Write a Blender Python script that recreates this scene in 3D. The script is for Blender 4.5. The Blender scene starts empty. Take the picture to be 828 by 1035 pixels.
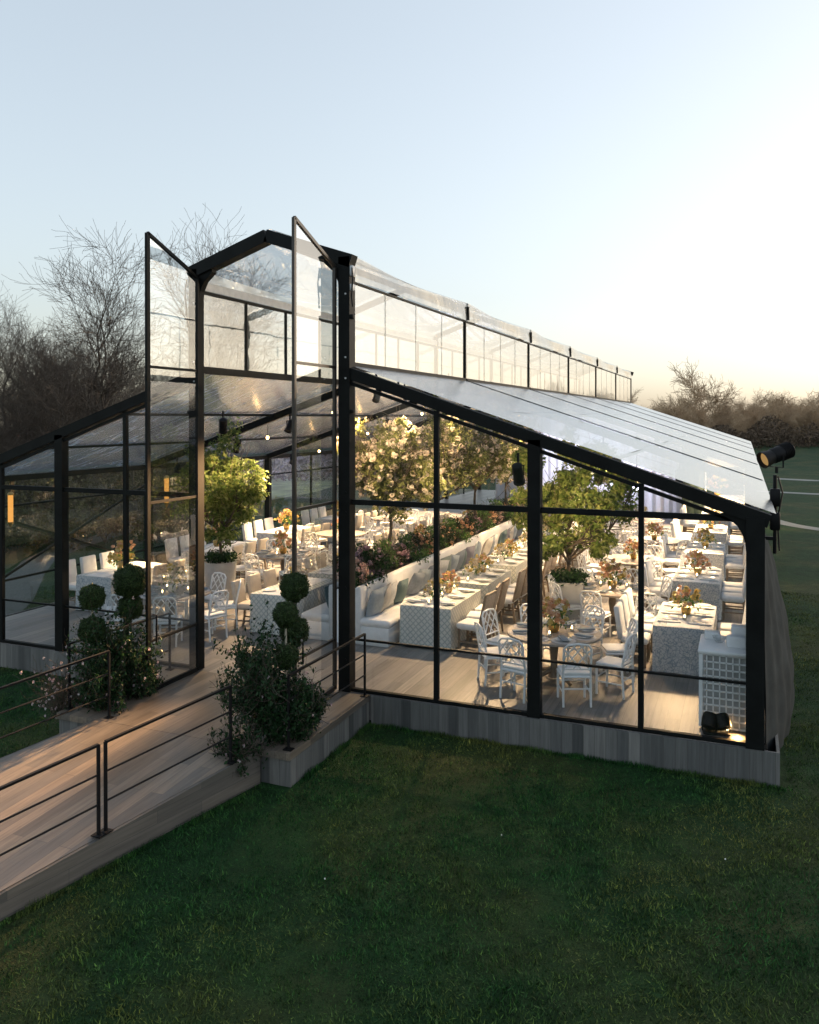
import bpy, math, random
import numpy as np
from mathutils import Vector, Matrix
R = math.radians
rnd = random.Random(7)
sc = bpy.context.scene
col = sc.collection
sc.view_settings.view_transform = 'Standard'
sc.view_settings.look = 'None'
sc.view_settings.exposure = 0.0
sc.view_settings.gamma = 1.0
sc.view_settings.use_curve_mapping = False
sc.cycles.use_denoising = True
sc.cycles.max_bounces = 10
sc.cycles.transparent_max_bounces = 32
sc.cycles.transmission_bounces = 6
sc.cycles.glossy_bounces = 4
sc.cycles.diffuse_bounces = 3
sc.cycles.sample_clamp_indirect = 6.0
sc.cycles.caustics_reflective = False
sc.cycles.caustics_refractive = False

# ---------------------------------------------------------------- dimensions (metres)
HW, PP, EE = 1.40, 4.35, 7.25          # nave half width, wing post, wing end
M1, M2 = 2.88, 5.80                    # mullions
HM, HL = 2.91, 0.80                    # mid and low rail heights
HE, HJ, HN, AP = 3.035, 5.01, 6.62, 7.14
BL, NB = 5.77, 6
YB = BL * NB
GZ = -0.44
def roof_z(x):                          # wing roof line
    return HJ + (abs(x) - HW) / (EE - HW) * (HE - HJ)

# ---------------------------------------------------------------- materials
def new_mat(name):
    m = bpy.data.materials.new(name); m.use_nodes = True
    nt = m.node_tree; nt.nodes.clear()
    return m, nt, nt.nodes, nt.links
def out(nt, sh):
    o = nt.nodes.new('ShaderNodeOutputMaterial'); nt.links.new(sh, o.inputs['Surface']); return o
def noise(N, L, vec, scale, detail=4, rough=.6):
    n = N.new('ShaderNodeTexNoise'); n.inputs['Scale'].default_value = scale
    n.inputs['Detail'].default_value = detail; n.inputs['Roughness'].default_value = rough
    if vec is not None: L.new(vec, n.inputs['Vector'])
    return n
def ramp(N, L, fac, stops):
    r = N.new('ShaderNodeValToRGB'); e = r.color_ramp.elements
    while len(e) < len(stops): e.new(.5)
    for i, (p, c) in enumerate(stops):
        e[i].position = p; e[i].color = (*c, 1)
    L.new(fac, r.inputs['Fac']); return r
def simple(name, colr, rough=.6, metal=0, var=.12, scale=8, bump=0, bscale=60, spec=.5, sheen=0, obj=True):
    m, nt, N, L = new_mat(name)
    b = N.new('ShaderNodeBsdfPrincipled'); b.inputs['Roughness'].default_value = rough
    b.inputs['Metallic'].default_value = metal; b.inputs['Specular IOR Level'].default_value = spec
    if sheen: b.inputs['Sheen Weight'].default_value = sheen
    tc = N.new('ShaderNodeTexCoord')
    v = tc.outputs['Object']
    n = noise(N, L, v, scale)
    c0 = tuple(max(0, c * (1 - var)) for c in colr); c1 = tuple(min(1, c * (1 + var)) for c in colr)
    r = ramp(N, L, n.outputs['Fac'], [(.3, c0), (.7, c1)])
    L.new(r.outputs['Color'], b.inputs['Base Color'])
    if bump:
        n2 = noise(N, L, v, bscale); bp = N.new('ShaderNodeBump'); bp.inputs['Strength'].default_value = bump
        bp.inputs['Distance'].default_value = .01
        L.new(n2.outputs['Fac'], bp.inputs['Height']); L.new(bp.outputs['Normal'], b.inputs['Normal'])
    out(nt, b.outputs['BSDF']); return m
def emit(name, colr, strength):
    m, nt, N, L = new_mat(name)
    e = N.new('ShaderNodeEmission'); e.inputs['Color'].default_value = (*colr, 1); e.inputs['Strength'].default_value = strength
    out(nt, e.outputs['Emission']); return m
def sheet(name, tint, ior, wave=.0, wscale=1.2, milky=0.0, milkcol=(.7, .72, .75), rough=.01, trans=.6, streak=False):
    """thin clear sheet: transparent, with fresnel reflection of both faces and an optional milky body"""
    m, nt, N, L = new_mat(name)
    t = N.new('ShaderNodeBsdfTransparent'); t.inputs['Color'].default_value = (*tint, 1)
    g = N.new('ShaderNodeBsdfGlossy'); g.inputs['Roughness'].default_value = rough; g.distribution = 'MULTI_GGX'
    ge = N.new('ShaderNodeNewGeometry'); dt = N.new('ShaderNodeVectorMath'); dt.operation = 'DOT_PRODUCT'
    L.new(ge.outputs['Normal'], dt.inputs[0]); L.new(ge.outputs['Incoming'], dt.inputs[1])
    def m_(op, p, q=None):
        n_ = N.new('ShaderNodeMath'); n_.operation = op
        for i_, v_ in enumerate((p, q)):
            if v_ is None: continue
            if isinstance(v_, (int, float)): n_.inputs[i_].default_value = v_
            else: L.new(v_, n_.inputs[i_])
        return n_.outputs[0]
    F0 = ((ior - 1)/(ior + 1))**2
    sch = m_('ADD', m_('MULTIPLY', m_('POWER', m_('SUBTRACT', 1.0, m_('ABSOLUTE', dt.outputs['Value'])), 5.0), 1 - F0), F0)
    refl = m_('DIVIDE', m_('MULTIPLY', sch, 2.0), m_('ADD', sch, 1.0))      # both faces of the sheet
    body = t.outputs['BSDF']
    tc = N.new('ShaderNodeTexCoord')
    if milky > 0:
        d = N.new('ShaderNodeBsdfDiffuse'); d.inputs['Color'].default_value = (*milkcol, 1)
        tr = N.new('ShaderNodeBsdfTranslucent'); tr.inputs['Color'].default_value = (*milkcol, 1)
        mx = N.new('ShaderNodeMixShader'); mx.inputs[0].default_value = trans
        L.new(d.outputs['BSDF'], mx.inputs[1]); L.new(tr.outputs['BSDF'], mx.inputs[2])
        m2 = N.new('ShaderNodeMixShader')
        n = noise(N, L, tc.outputs['Object'], .9, 5, .65)
        r = N.new('ShaderNodeMapRange'); r.inputs['From Min'].default_value = .3; r.inputs['From Max'].default_value = .75
        r.inputs['To Min'].default_value = milky * .8; r.inputs['To Max'].default_value = min(1, milky * 1.25)
        L.new(n.outputs['Fac'], r.inputs['Value']); fac_ = r.outputs['Result']
        if streak:                       # light caught on membrane creases, painted in as thin pale milky lines
            mp = N.new('ShaderNodeMapping'); mp.inputs['Scale'].default_value = (.22, 1.1, .22); L.new(tc.outputs['Object'], mp.inputs['Vector'])
            ns = noise(N, L, mp.outputs['Vector'], 1.3, 5, .55)
            ln = m_('MULTIPLY', m_('LESS_THAN', m_('ABSOLUTE', m_('SUBTRACT', ns.outputs['Fac'], .5)), .007), .5)
            fac_ = m_('MINIMUM', m_('ADD', fac_, ln), 1.0)
        L.new(fac_, m2.inputs[0])
        L.new(body, m2.inputs[1]); L.new(mx.outputs['Shader'], m2.inputs[2]); body = m2.outputs['Shader']
    mix = N.new('ShaderNodeMixShader')
    if wave > 0:
        n = noise(N, L, tc.outputs['Object'], wscale, 3, .5)
        bp = N.new('ShaderNodeBump'); bp.inputs['Strength'].default_value = wave; bp.inputs['Distance'].default_value = .05
        L.new(n.outputs['Fac'], bp.inputs['Height'])
        L.new(bp.outputs['Normal'], g.inputs['Normal'])
    L.new(refl, mix.inputs[0]); L.new(body, mix.inputs[1]); L.new(g.outputs['BSDF'], mix.inputs[2])
    out(nt, mix.outputs['Shader']); return m
def planks(name, pal, pw=.19, pl=1.6, axis='Y', rough=.5, grain=1.0, face='xy'):
    """boards: brick texture for the boards, stretched noise for the grain"""
    m, nt, N, L = new_mat(name)
    b = N.new('ShaderNodeBsdfPrincipled'); b.inputs['Roughness'].default_value = rough
    tc = N.new('ShaderNodeTexCoord'); mp = N.new('ShaderNodeMapping')
    if axis == 'Y': mp.inputs['Rotation'].default_value = (0, 0, R(90))
    if axis in 'ZR':
        sx = N.new('ShaderNodeSeparateXYZ'); cx_ = N.new('ShaderNodeCombineXYZ'); L.new(tc.outputs['Object'], sx.inputs[0])
        ad = N.new('ShaderNodeMath'); ad.operation = 'ADD'; L.new(sx.outputs[0], ad.inputs[0]); L.new(sx.outputs[1], ad.inputs[1])
        if axis == 'Z': L.new(sx.outputs[2], cx_.inputs[0]); L.new(ad.outputs[0], cx_.inputs[1])
        else: L.new(sx.outputs[1], cx_.inputs[0]); L.new(sx.outputs[2], cx_.inputs[1])
        L.new(cx_.outputs[0], mp.inputs['Vector'])
    else: L.new(tc.outputs['Object'], mp.inputs['Vector'])
    br = N.new('ShaderNodeTexBrick'); br.inputs['Scale'].default_value = 1
    br.inputs['Brick Width'].default_value = pl; br.inputs['Row Height'].default_value = pw
    br.inputs['Mortar Size'].default_value = .003; br.inputs['Mortar Smooth'].default_value = .2
    br.offset = .37; br.offset_frequency = 2
    br.inputs['Color1'].default_value = (0, 0, 0, 1); br.inputs['Color2'].default_value = (1, 1, 1, 1)
    br.inputs['Mortar'].default_value = (.5, .5, .5, 1)
    L.new(mp.outputs['Vector'], br.inputs['Vector'])
    r = ramp(N, L, br.outputs['Color'], [(i / (len(pal) - 1), c) for i, c in enumerate(pal)])
    mp2 = N.new('ShaderNodeMapping'); mp2.inputs['Scale'].default_value = (1.2, 22, 22)
    L.new(mp.outputs['Vector'], mp2.inputs['Vector'])
    n = noise(N, L, mp2.outputs['Vector'], 1.0, 6, .65)
    mr = N.new('ShaderNodeMapRange'); mr.inputs['From Min'].default_value = .3; mr.inputs['From Max'].default_value = .7
    mr.inputs['To Min'].default_value = 1 - .3 * grain; mr.inputs['To Max'].default_value = 1 + .25 * grain
    L.new(n.outputs['Fac'], mr.inputs['Value'])
    mul = N.new('ShaderNodeMix'); mul.data_type = 'RGBA'; mul.blend_type = 'MULTIPLY'; mul.inputs[0].default_value = 1
    L.new(r.outputs['Color'], mul.inputs[6]); L.new(mr.outputs['Result'], mul.inputs[7])
    dk = N.new('ShaderNodeMix'); dk.data_type = 'RGBA'
    L.new(br.outputs['Fac'], dk.inputs[0]); L.new(mul.outputs[2], dk.inputs[6]); dk.inputs[7].default_value = (.07, .066, .062, 1)
    L.new(dk.outputs[2], b.inputs['Base Color'])
    bp = N.new('ShaderNodeBump'); bp.inputs['Strength'].default_value = .25; bp.inputs['Distance'].default_value = .004
    L.new(n.outputs['Fac'], bp.inputs['Height']); L.new(bp.outputs['Normal'], b.inputs['Normal'])
    out(nt, b.outputs['BSDF']); return m
def leafmat(name, c0, c1, c2, transl=.35, rough=.5):
    m, nt, N, L = new_mat(name)
    g = N.new('ShaderNodeNewGeometry')
    r = ramp(N, L, g.outputs['Random Per Island'], [(0, c0), (.55, c1), (1, c2)])
    b = N.new('ShaderNodeBsdfPrincipled'); b.inputs['Roughness'].default_value = rough
    b.inputs['Specular IOR Level'].default_value = .2
    L.new(r.outputs['Color'], b.inputs['Base Color'])
    t = N.new('ShaderNodeBsdfTranslucent'); L.new(r.outputs['Color'], t.inputs['Color'])
    mx = N.new('ShaderNodeMixShader'); mx.inputs[0].default_value = transl
    L.new(b.outputs['BSDF'], mx.inputs[1]); L.new(t.outputs['BSDF'], mx.inputs[2])
    out(nt, mx.outputs['Shader']); return m
def cloth_pattern(name, kind, base, fig):
    m, nt, N, L = new_mat(name)
    b = N.new('ShaderNodeBsdfPrincipled'); b.inputs['Roughness'].default_value = .8
    tc = N.new('ShaderNodeTexCoord')
    if kind == 'trellis':
        sep = N.new('ShaderNodeSeparateXYZ'); L.new(tc.outputs['Object'], sep.inputs[0])
        def m_(op, a, bb=None):
            n = N.new('ShaderNodeMath'); n.operation = op
            for i, q in enumerate((a, bb)):
                if q is None: continue
                if isinstance(q, (int, float)): n.inputs[i].default_value = q
                else: L.new(q, n.inputs[i])
            return n.outputs[0]
        h = m_('ADD', sep.outputs[0], sep.outputs[1])
        def band(u):
            f = m_('FRACT', m_('MULTIPLY', u, 9))
            return m_('LESS_THAN', m_('ABSOLUTE', m_('SUBTRACT', f, .5)), .13)
        fac = m_('MAXIMUM', band(m_('ADD', h, sep.outputs[2])), band(m_('SUBTRACT', h, sep.outputs[2])))
        n = noise(N, L, tc.outputs['Object'], 45, 2)
        fac = m_('MULTIPLY', fac, m_('ADD', n.outputs['Fac'], .2))
    else:
        n = noise(N, L, tc.outputs['Object'], 6, 2)
        ad = N.new('ShaderNodeMix'); ad.data_type = 'VECTOR'; ad.inputs[0].default_value = .12
        L.new(tc.outputs['Object'], ad.inputs[4]); L.new(n.outputs['Color'], ad.inputs[5])
        v = N.new('ShaderNodeTexVoronoi'); v.inputs['Scale'].default_value = 17; v.feature = 'DISTANCE_TO_EDGE'
        L.new(ad.outputs[1], v.inputs['Vector'])
        v2 = N.new('ShaderNodeTexVoronoi'); v2.inputs['Scale'].default_value = 40; L.new(ad.outputs[1], v2.inputs['Vector'])
        r1 = ramp(N, L, v.outputs['Distance'], [(.03, (1, 1, 1)), (.09, (0, 0, 0))])
        r2 = ramp(N, L, v2.outputs['Distance'], [(.25, (1, 1, 1)), (.4, (0, 0, 0))])
        mx = N.new('ShaderNodeMix'); mx.data_type = 'RGBA'; mx.blend_type = 'LIGHTEN'; mx.inputs[0].default_value = 1
        L.new(r1.outputs['Color'], mx.inputs[6]); L.new(r2.outputs['Color'], mx.inputs[7]); fac = mx.outputs[2]
    c = N.new('ShaderNodeMix'); c.data_type = 'RGBA'; c.inputs[6].default_value = (*base, 1); c.inputs[7].default_value = (*fig, 1)
    L.new(fac, c.inputs[0]); L.new(c.outputs[2], b.inputs['Base Color'])
    out(nt, b.outputs['BSDF']); return m

M = {}
M['frame'] = simple('dark frame', (.006, .007, .007), .55, .0, .4, 3, spec=.14, bump=.15, bscale=30)
M['bronze'] = simple('bronze door frame', (.035, .03, .026), .35, .3, .25, 3)
M['glass'] = sheet('clear glass', (.95, .96, .96), 1.5, wave=.04, wscale=.7)
M['leafglass'] = sheet('door glass', (.88, .9, .9), 2.05, wave=.06, wscale=.8)
M['vinyl'] = sheet('clear vinyl wall', (.9, .91, .9), 2.2, wave=.12, wscale=.9, milky=.24, milkcol=(.84, .72, .55))  # gold milk colour stands in for warm light reflected and passing through
M['roofvinyl'] = sheet('clear vinyl roof', (.84, .89, .96), 2.0, wave=.025, wscale=.5, milky=.42, milkcol=(.58, .64, .74), rough=.26, trans=.75, streak=True)
M['naveroof'] = sheet('nave vinyl roof', (.9, .92, .93), 1.55, wave=.2, wscale=.8, milky=.25, milkcol=(.7, .74, .78), rough=.05)
M['valance'] = sheet('vinyl valance', (.9, .9, .88), 1.6, wave=.35, wscale=2.5, milky=.4, milkcol=(.8, .78, .74), rough=.1)
M['whitevinyl'] = simple('white vinyl', (.62, .63, .64), .4)
M['deck'] = planks('deck planks', [(.12, .115, .11), (.22, .2, .185), (.155, .15, .148), (.27, .245, .22), (.18, .165, .15)], .19, 1.7, 'Y', .4)
M['rampwood'] = planks('ramp planks', [(.1, .086, .074), (.2, .165, .13), (.125, .112, .1), (.225, .18, .14), (.155, .13, .108)], .16, 1.9, 'Y', .38)
M['skirt'] = planks('skirting boards', [(.05, .053, .054), (.14, .14, .135), (.085, .088, .088), (.19, .185, .175), (.11, .112, .11)], .15, 30.0, 'Z', .7)
M['rampskirt'] = planks('ramp skirt boards', [(.08, .077, .07), (.15, .13, .11), (.11, .1, .09)], .14, 1.7, 'R', .6)
M['black'] = simple('black powder coat', (.007, .007, .008), .55, spec=.2)
M['whitepaint'] = simple('white lacquer', (.82, .84, .86), .35, var=.04)
M['whitefab'] = simple('white linen', (.74, .75, .76), .85, var=.06, bump=.3, bscale=120, sheen=.2)
M['warmfab'] = simple('oatmeal linen', (.52, .47, .41), .85, var=.08, bump=.3, bscale=120)
M['taupe'] = simple('taupe wood', (.23, .17, .12), .5, var=.25, scale=14)
M['tan'] = simple('woven tan back', (.33, .27, .22), .7, var=.25, scale=40, bump=.5, bscale=150)
M['stone'] = simple('pale planter', (.42, .43, .43), .6, var=.12, scale=5, bump=.2)
M['tabletop'] = simple('pale oak top', (.33, .28, .24), .45, var=.2, scale=12)
M['china'] = simple('white china', (.75, .75, .74), .2, var=.02)
M['napgrey'] = simple('grey blue napkin', (.23, .27, .31), .9, bump=.3)
M['mat'] = simple('scalloped place mat', (.6, .56, .54), .8, var=.06)
M['trellis'] = cloth_pattern('trellis cloth', 'trellis', (.6, .6, .57), (.28, .34, .34))
M['floral'] = cloth_pattern('floral cloth', 'floral', (.62, .63, .64), (.3, .36, .42))
M['soil'] = simple('dark soil', (.03, .022, .016), .9, bump=.8)
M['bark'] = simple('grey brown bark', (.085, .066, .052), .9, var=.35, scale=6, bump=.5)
M['barkfar'] = simple('brown twigs with painted glow', (.45, .32, .2), .9, var=.3, scale=1.5)  # warm glow on the far trees is put into this lighter colour
M['stem'] = simple('pale stem', (.4, .36, .28), .7)
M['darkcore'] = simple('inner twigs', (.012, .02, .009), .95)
M['boxwood'] = leafmat('boxwood leaves', (.018, .035, .012), (.032, .06, .018), (.055, .09, .03), .15)
M['shrubleaf'] = leafmat('shrub leaves', (.007, .022, .008), (.014, .042, .014), (.03, .075, .026), .25)
M['ficus'] = leafmat('ficus leaves', (.07, .12, .028), (.15, .2, .05), (.28, .31, .11), .45)
M['blossomleaf'] = leafmat('blossom tree leaves', (.09, .11, .04), (.17, .19, .07), (.3, .31, .13), .4)
M['blossom'] = leafmat('cream blossom', (.5, .42, .34), (.62, .55, .45), (.7, .66, .58), .3)
M['whiteflower'] = leafmat('white pink flowers', (.45, .3, .33), (.6, .5, .52), (.7, .66, .66), .25)
M['peach'] = leafmat('peach flowers', (.6, .28, .15), (.7, .42, .26), (.75, .58, .42), .3)
M['yellow'] = leafmat('yellow flowers', (.5, .36, .08), (.6, .48, .16), (.68, .6, .36), .3)
M['mauve'] = leafmat('mauve flowers', (.28, .16, .22), (.42, .27, .33), (.55, .42, .46), .3)
M['pinkfl'] = leafmat('pink flowers', (.55, .3, .26), (.65, .44, .38), (.7, .58, .5), .3)
M['fern'] = leafmat('fern leaves', (.045, .1, .028), (.085, .17, .04), (.16, .26, .08), .35)
M['tarp'] = simple('grey tarpaulin', (.05, .056, .058), .9, var=.25, spec=.03, scale=2, bump=.6, bscale=5)
M['tarpdark'] = simple('black tarpaulin hem', (.008, .008, .008), .8, bump=.5, bscale=9)
M['path'] = simple('pale gravel', (.24, .25, .23), .9, var=.15, scale=3, bump=.4)
M['pathdark'] = simple('grey asphalt path', (.07, .078, .072), .9, var=.15, scale=3, bump=.4)
M['drape'] = simple('white drape', (.7, .69, .72), .85, var=.05, bump=.2)
M['greenpanel'] = simple('dark green panel', (.03, .05, .042), .6)
M['gold'] = simple('brass', (.5, .33, .12), .3, 1.0)
M['lampwarm'] = emit('warm lamp lens', (1, .62, .28), 14)
M['flame'] = emit('candle flame', (1, .6, .22), 9)
M['glowshade'] = emit('glowing lantern', (1, .45, .1), .16)
M['amber'] = emit('amber flood lens', (1, .6, .22), .06)
M['bulb'] = emit('white lamp lens', (1, .9, .78), 18)
M['blueglow'] = emit('violet lamp lens', (.72, .68, 1), 5)

def tagged(o, label=None, cat=None, group=None, kind=None):
    if label: o['label'] = label
    if cat: o['category'] = cat
    if group: o['group'] = group
    if kind: o['kind'] = kind
    return o

# ---------------------------------------------------------------- mesh building
class MB:
    def __init__(s): s.v = []; s.f = []; s.mi = []; s.cur = 0
    def mat(s, i): s.cur = i; return s
    def add(s, vs, fs):
        o = len(s.v); s.v += [tuple(v) for v in vs]
        for f in fs: s.f.append(tuple(i + o for i in f)); s.mi.append(s.cur)
        return s
    def box(s, a, b):
        x0, y0, z0 = a; x1, y1, z1 = b
        return s.add([(x0,y0,z0),(x1,y0,z0),(x1,y1,z0),(x0,y1,z0),(x0,y0,z1),(x1,y0,z1),(x1,y1,z1),(x0,y1,z1)],
            [(0,3,2,1),(4,5,6,7),(0,1,5,4),(1,2,6,5),(2,3,7,6),(3,0,4,7)])
    def rbox(s, a, b, r=.03, seg=2):
        """box with rounded vertical edges and softened top"""
        x0, y0, z0 = a; x1, y1, z1 = b
        def ring(ins, z):
            P = []
            rr = max(r - ins, .002)
            for cx, cy, a0 in ((x1-r, y1-r, 0), (x0+r, y1-r, 90), (x0+r, y0+r, 180), (x1-r, y0+r, 270)):
                for k in range(seg + 1):
                    t = R(a0 + 90 * k / seg); P.append((cx + rr*math.cos(t), cy + rr*math.sin(t), z))
            return P
        rings = [ring(r*.8, z0), ring(0, z0 + r), ring(0, z1 - r), ring(r*.35, z1 - r*.3), ring(r*.9, z1)]
        n = len(rings[0]); V = [p for g in rings for p in g]; F = []
        for j in range(len(rings) - 1):
            for i in range(n): F.append((j*n+i, j*n+(i+1) % n, (j+1)*n+(i+1) % n, (j+1)*n+i))
        F.append(tuple(range(n))[::-1]); F.append(tuple((len(rings)-1)*n + i for i in range(n)))
        return s.add(V, F)
    def bar(s, p, q, w, h, up=(0,0,1)):
        """rectangular bar from p to q; w across, h along up"""
        p, q = Vector(p), Vector(q); d = (q - p).normalized(); u = Vector(up)
        x = d.cross(u)
        if x.length < 1e-5: x = d.cross(Vector((0, 1, 0)))
        x.normalize(); u = x.cross(d).normalized()
        V = []
        for c in (p, q):
            for a, b in ((-1,-1),(1,-1),(1,1),(-1,1)): V.append(c + x*(a*w/2) + u*(b*h/2))
        return s.add(V, [(0,1,2,3),(7,6,5,4),(0,4,5,1),(1,5,6,2),(2,6,7,3),(3,7,4,0)])
    def tube(s, pts, r, n=8, cap=True):
        pts = [Vector(p) for p in pts]; rs = r if isinstance(r, (list, tuple)) else [r]*len(pts)
        V = []; prev = None
        for i, p in enumerate(pts):
            d = (pts[min(i+1, len(pts)-1)] - pts[max(i-1, 0)]).normalized()
            if prev is None:
                x = d.cross(Vector((0,0,1)));
                if x.length < 1e-3: x = Vector((1,0,0))
            else: x = prev - d*prev.dot(d)
            x.normalize(); prev = x; y = d.cross(x)
            for k in range(n):
                a = 2*math.pi*k/n; V.append(p + (x*math.cos(a) + y*math.sin(a))*rs[i])
        F = []
        for i in range(len(pts)-1):
            for k in range(n): F.append((i*n+k, i*n+(k+1) % n, (i+1)*n+(k+1) % n, (i+1)*n+k))
        if cap: F.append(tuple(range(n))[::-1]); F.append(tuple((len(pts)-1)*n+k for k in range(n)))
        return s.add(V, F)
    def lathe(s, prof, c=(0,0,0), n=20, axis=None):
        V = []; F = []
        for r, z in prof:
            for k in range(n):
                a = 2*math.pi*k/n; V.append((c[0]+r*math.cos(a), c[1]+r*math.sin(a), c[2]+z))
        for i in range(len(prof)-1):
            for k in range(n): F.append((i*n+k, i*n+(k+1) % n, (i+1)*n+(k+1) % n, (i+1)*n+k))
        F.append(tuple(range(n))[::-1]); F.append(tuple((len(prof)-1)*n+k for k in range(n)))
        return s.add(V, F)
    def quad(s, *p): return s.add(p, [tuple(range(len(p)))])
    def grid(s, fn, nu, nv):
        V = [fn(i/nu, j/nv) for j in range(nv+1) for i in range(nu+1)]
        F = [(j*(nu+1)+i, j*(nu+1)+i+1, (j+1)*(nu+1)+i+1, (j+1)*(nu+1)+i) for j in range(nv) for i in range(nu)]
        return s.add(V, F)
    def ball(s, c, r, nu=12, nv=8, sz=(1,1,1)):
        V = []; F = []
        for j in range(nv+1):
            t = math.pi*j/nv
            for i in range(nu):
                a = 2*math.pi*i/nu
                V.append((c[0]+r*sz[0]*math.sin(t)*math.cos(a), c[1]+r*sz[1]*math.sin(t)*math.sin(a), c[2]+r*sz[2]*math.cos(t)))
        for j in range(nv):
            for i in range(nu): F.append((j*nu+i, (j+1)*nu+i, (j+1)*nu+(i+1) % nu, j*nu+(i+1) % nu))
        return s.add(V, F)
    def xf(s, mat):
        s.v = [tuple(mat @ Vector(v)) for v in s.v]; return s
    def build(s, name, mats, parent=None, smooth=False, loc=None):
        me = bpy.data.meshes.new(name); me.from_pydata(s.v, [], s.f)
        if not isinstance(mats, (list, tuple)): mats = [mats]
        for m in mats: me.materials.append(m)
        if len(mats) > 1: me.polygons.foreach_set('material_index', s.mi)
        if smooth:
            me.polygons.foreach_set('use_smooth', [True]*len(me.polygons))
            me.set_sharp_from_angle(angle=R(40))
        me.update()
        o = bpy.data.objects.new(name, me); col.objects.link(o)
        if parent: o.parent = parent
        if loc is not None: o.location = loc
        return o
def empty(name, loc=(0,0,0), rz=0, **k):
    o = bpy.data.objects.new(name, None); col.objects.link(o)
    o.location = loc; o.rotation_euler = (0, 0, rz); o.empty_display_size = .1
    return tagged(o, **k)
CH = {}
def kids(o):
    return list(o.children)
def dup(o, loc=None, rz=None, sc_=None, parent=None, **k):
    c = o.copy(); col.objects.link(c); c.parent = parent
    if loc is not None: c.location = loc
    if rz is not None: c.rotation_euler = (0, 0, rz)
    if sc_ is not None: c.scale = sc_ if isinstance(sc_, tuple) else (sc_,)*3
    for ch in kids(o): dup(ch, parent=c)
    return tagged(c, **k)

def polys(name, V, mats, mi=None, parent=None, loc=None):
    """V: (n, k, 3) array of loose k-gons, built fast"""
    V = np.asarray(V, dtype=np.float32); n, k, _ = V.shape
    me = bpy.data.meshes.new(name)
    me.vertices.add(n*k); me.loops.add(n*k); me.polygons.add(n)
    me.vertices.foreach_set('co', V.reshape(-1))
    me.loops.foreach_set('vertex_index', np.arange(n*k, dtype=np.int32))
    me.polygons.foreach_set('loop_start', np.arange(0, n*k, k, dtype=np.int32))
    if not isinstance(mats, (list, tuple)): mats = [mats]
    for m in mats: me.materials.append(m)
    if mi is not None: me.polygons.foreach_set('material_index', np.asarray(mi, dtype=np.int32))
    me.update(calc_edges=True); me.validate()
    o = bpy.data.objects.new(name, me); col.objects.link(o)
    if parent: o.parent = parent
    if loc is not None: o.location = loc
    return o
def unit(a): return a/np.maximum(np.linalg.norm(a, axis=-1, keepdims=True), 1e-9)
def leaf_quads(rg, P, Nn, size, asp=.5, jit=.5):
    """rhombus leaves at P, facing about Nn"""
    n = len(P); Nn = unit(Nn + rg.normal(0, jit, (n, 3)))
    t = unit(np.cross(Nn, rg.normal(0, 1, (n, 3)))); b = np.cross(Nn, t)
    s = size*rg.uniform(.6, 1.35, (n, 1))
    return np.stack([P - t*s*.5, P + b*s*asp*.5 - t*s*.05, P + t*s*.5 + Nn*s*.12, P - b*s*asp*.5 - t*s*.05], 1)
def tubes_mesh(name, S, nside, mat, parent=None, loc=None):
    """S: rows p(3) q(3) r0 r1 -> open tapered prisms"""
    S = np.asarray(S, dtype=np.float64); p, q, r0, r1 = S[:, :3], S[:, 3:6], S[:, 6:7], S[:, 7:8]
    d = unit(q - p); a = np.where(np.abs(d[:, 2:3]) > .9, np.array([[1., 0, 0]]), np.array([[0, 0, 1.]]))
    x = unit(np.cross(d, a)); y = np.cross(d, x); Q = []
    for k in range(nside):
        a0, a1 = 2*math.pi*k/nside, 2*math.pi*(k+1)/nside
        e0 = x*math.cos(a0) + y*math.sin(a0); e1 = x*math.cos(a1) + y*math.sin(a1)
        Q.append(np.stack([p + e0*r0, p + e1*r0, q + e1*r1, q + e0*r1], 1))
    return polys(name, np.concatenate(Q), mat, parent=parent, loc=loc)
def grow(S, rg, p, d, Ln, r, lev, mx, rmin, up=.06, wig=.22, spread=(.45, 1.0), nst=4, kids_=(1, 2)):
    p = np.array(p, float); d = unit(np.array(d, float))
    for i in range(nst):
        d = unit(d + rg.normal(0, wig, 3)*(.5 if lev == 0 else 1) + np.array([0, 0, up]))
        q = p + d*Ln/nst; r2 = max(r*.86, rmin); S.append((*p, *q, r, r2)); p, r = q, r2
        if lev < mx and (i > 0 or lev > 0):
            for _ in range(rg.integers(kids_[0], kids_[1] + 1)):
                ax = unit(np.cross(d, rg.normal(0, 1, 3))); a = rg.uniform(*spread)
                dd = d*math.cos(a) + ax*math.sin(a)
                grow(S, rg, p, dd, Ln*rg.uniform(.5, .75), max(r*rg.uniform(.5, .7), rmin), lev + 1, mx, rmin, up, wig, spread, nst, kids_)

SKY_STR = .11; SKY_SAT = .6; SKY_GAM = .58; LAMP = 330; HAZE = 0
sc.view_settings.exposure = 2.68

# ---------------------------------------------------------------- camera, sky, sun
cam = bpy.data.cameras.new('camera'); cam_o = bpy.data.objects.new('camera', cam); col.objects.link(cam_o)
sc.camera = cam_o
cam_o.location = (7.054, -11.323, 4.2)
cam_o.rotation_euler = (R(90 - .436), 0, R(22.154))
cam.sensor_width = 36; cam.lens = 827/1035*36; cam.shift_y = -(517.5 - 428.85)/1035
cam.clip_start = .05; cam.clip_end = 3000
SUN_EL, SUN_AZ = 5.0, 44.0            # azimuth measured from +Y towards +X
w = bpy.data.worlds.new('World'); sc.world = w; w.use_nodes = True
nt = w.node_tree; nt.nodes.clear()
sky = nt.nodes.new('ShaderNodeTexSky'); sky.sky_type = 'NISHITA'; sky.sun_disc = False
sky.sun_elevation = R(SUN_EL); sky.sun_rotation = R(SUN_AZ); sky.altitude = 50
sky.air_density = 1.0; sky.dust_density = 2.6; sky.ozone_density = 2.2
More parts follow.
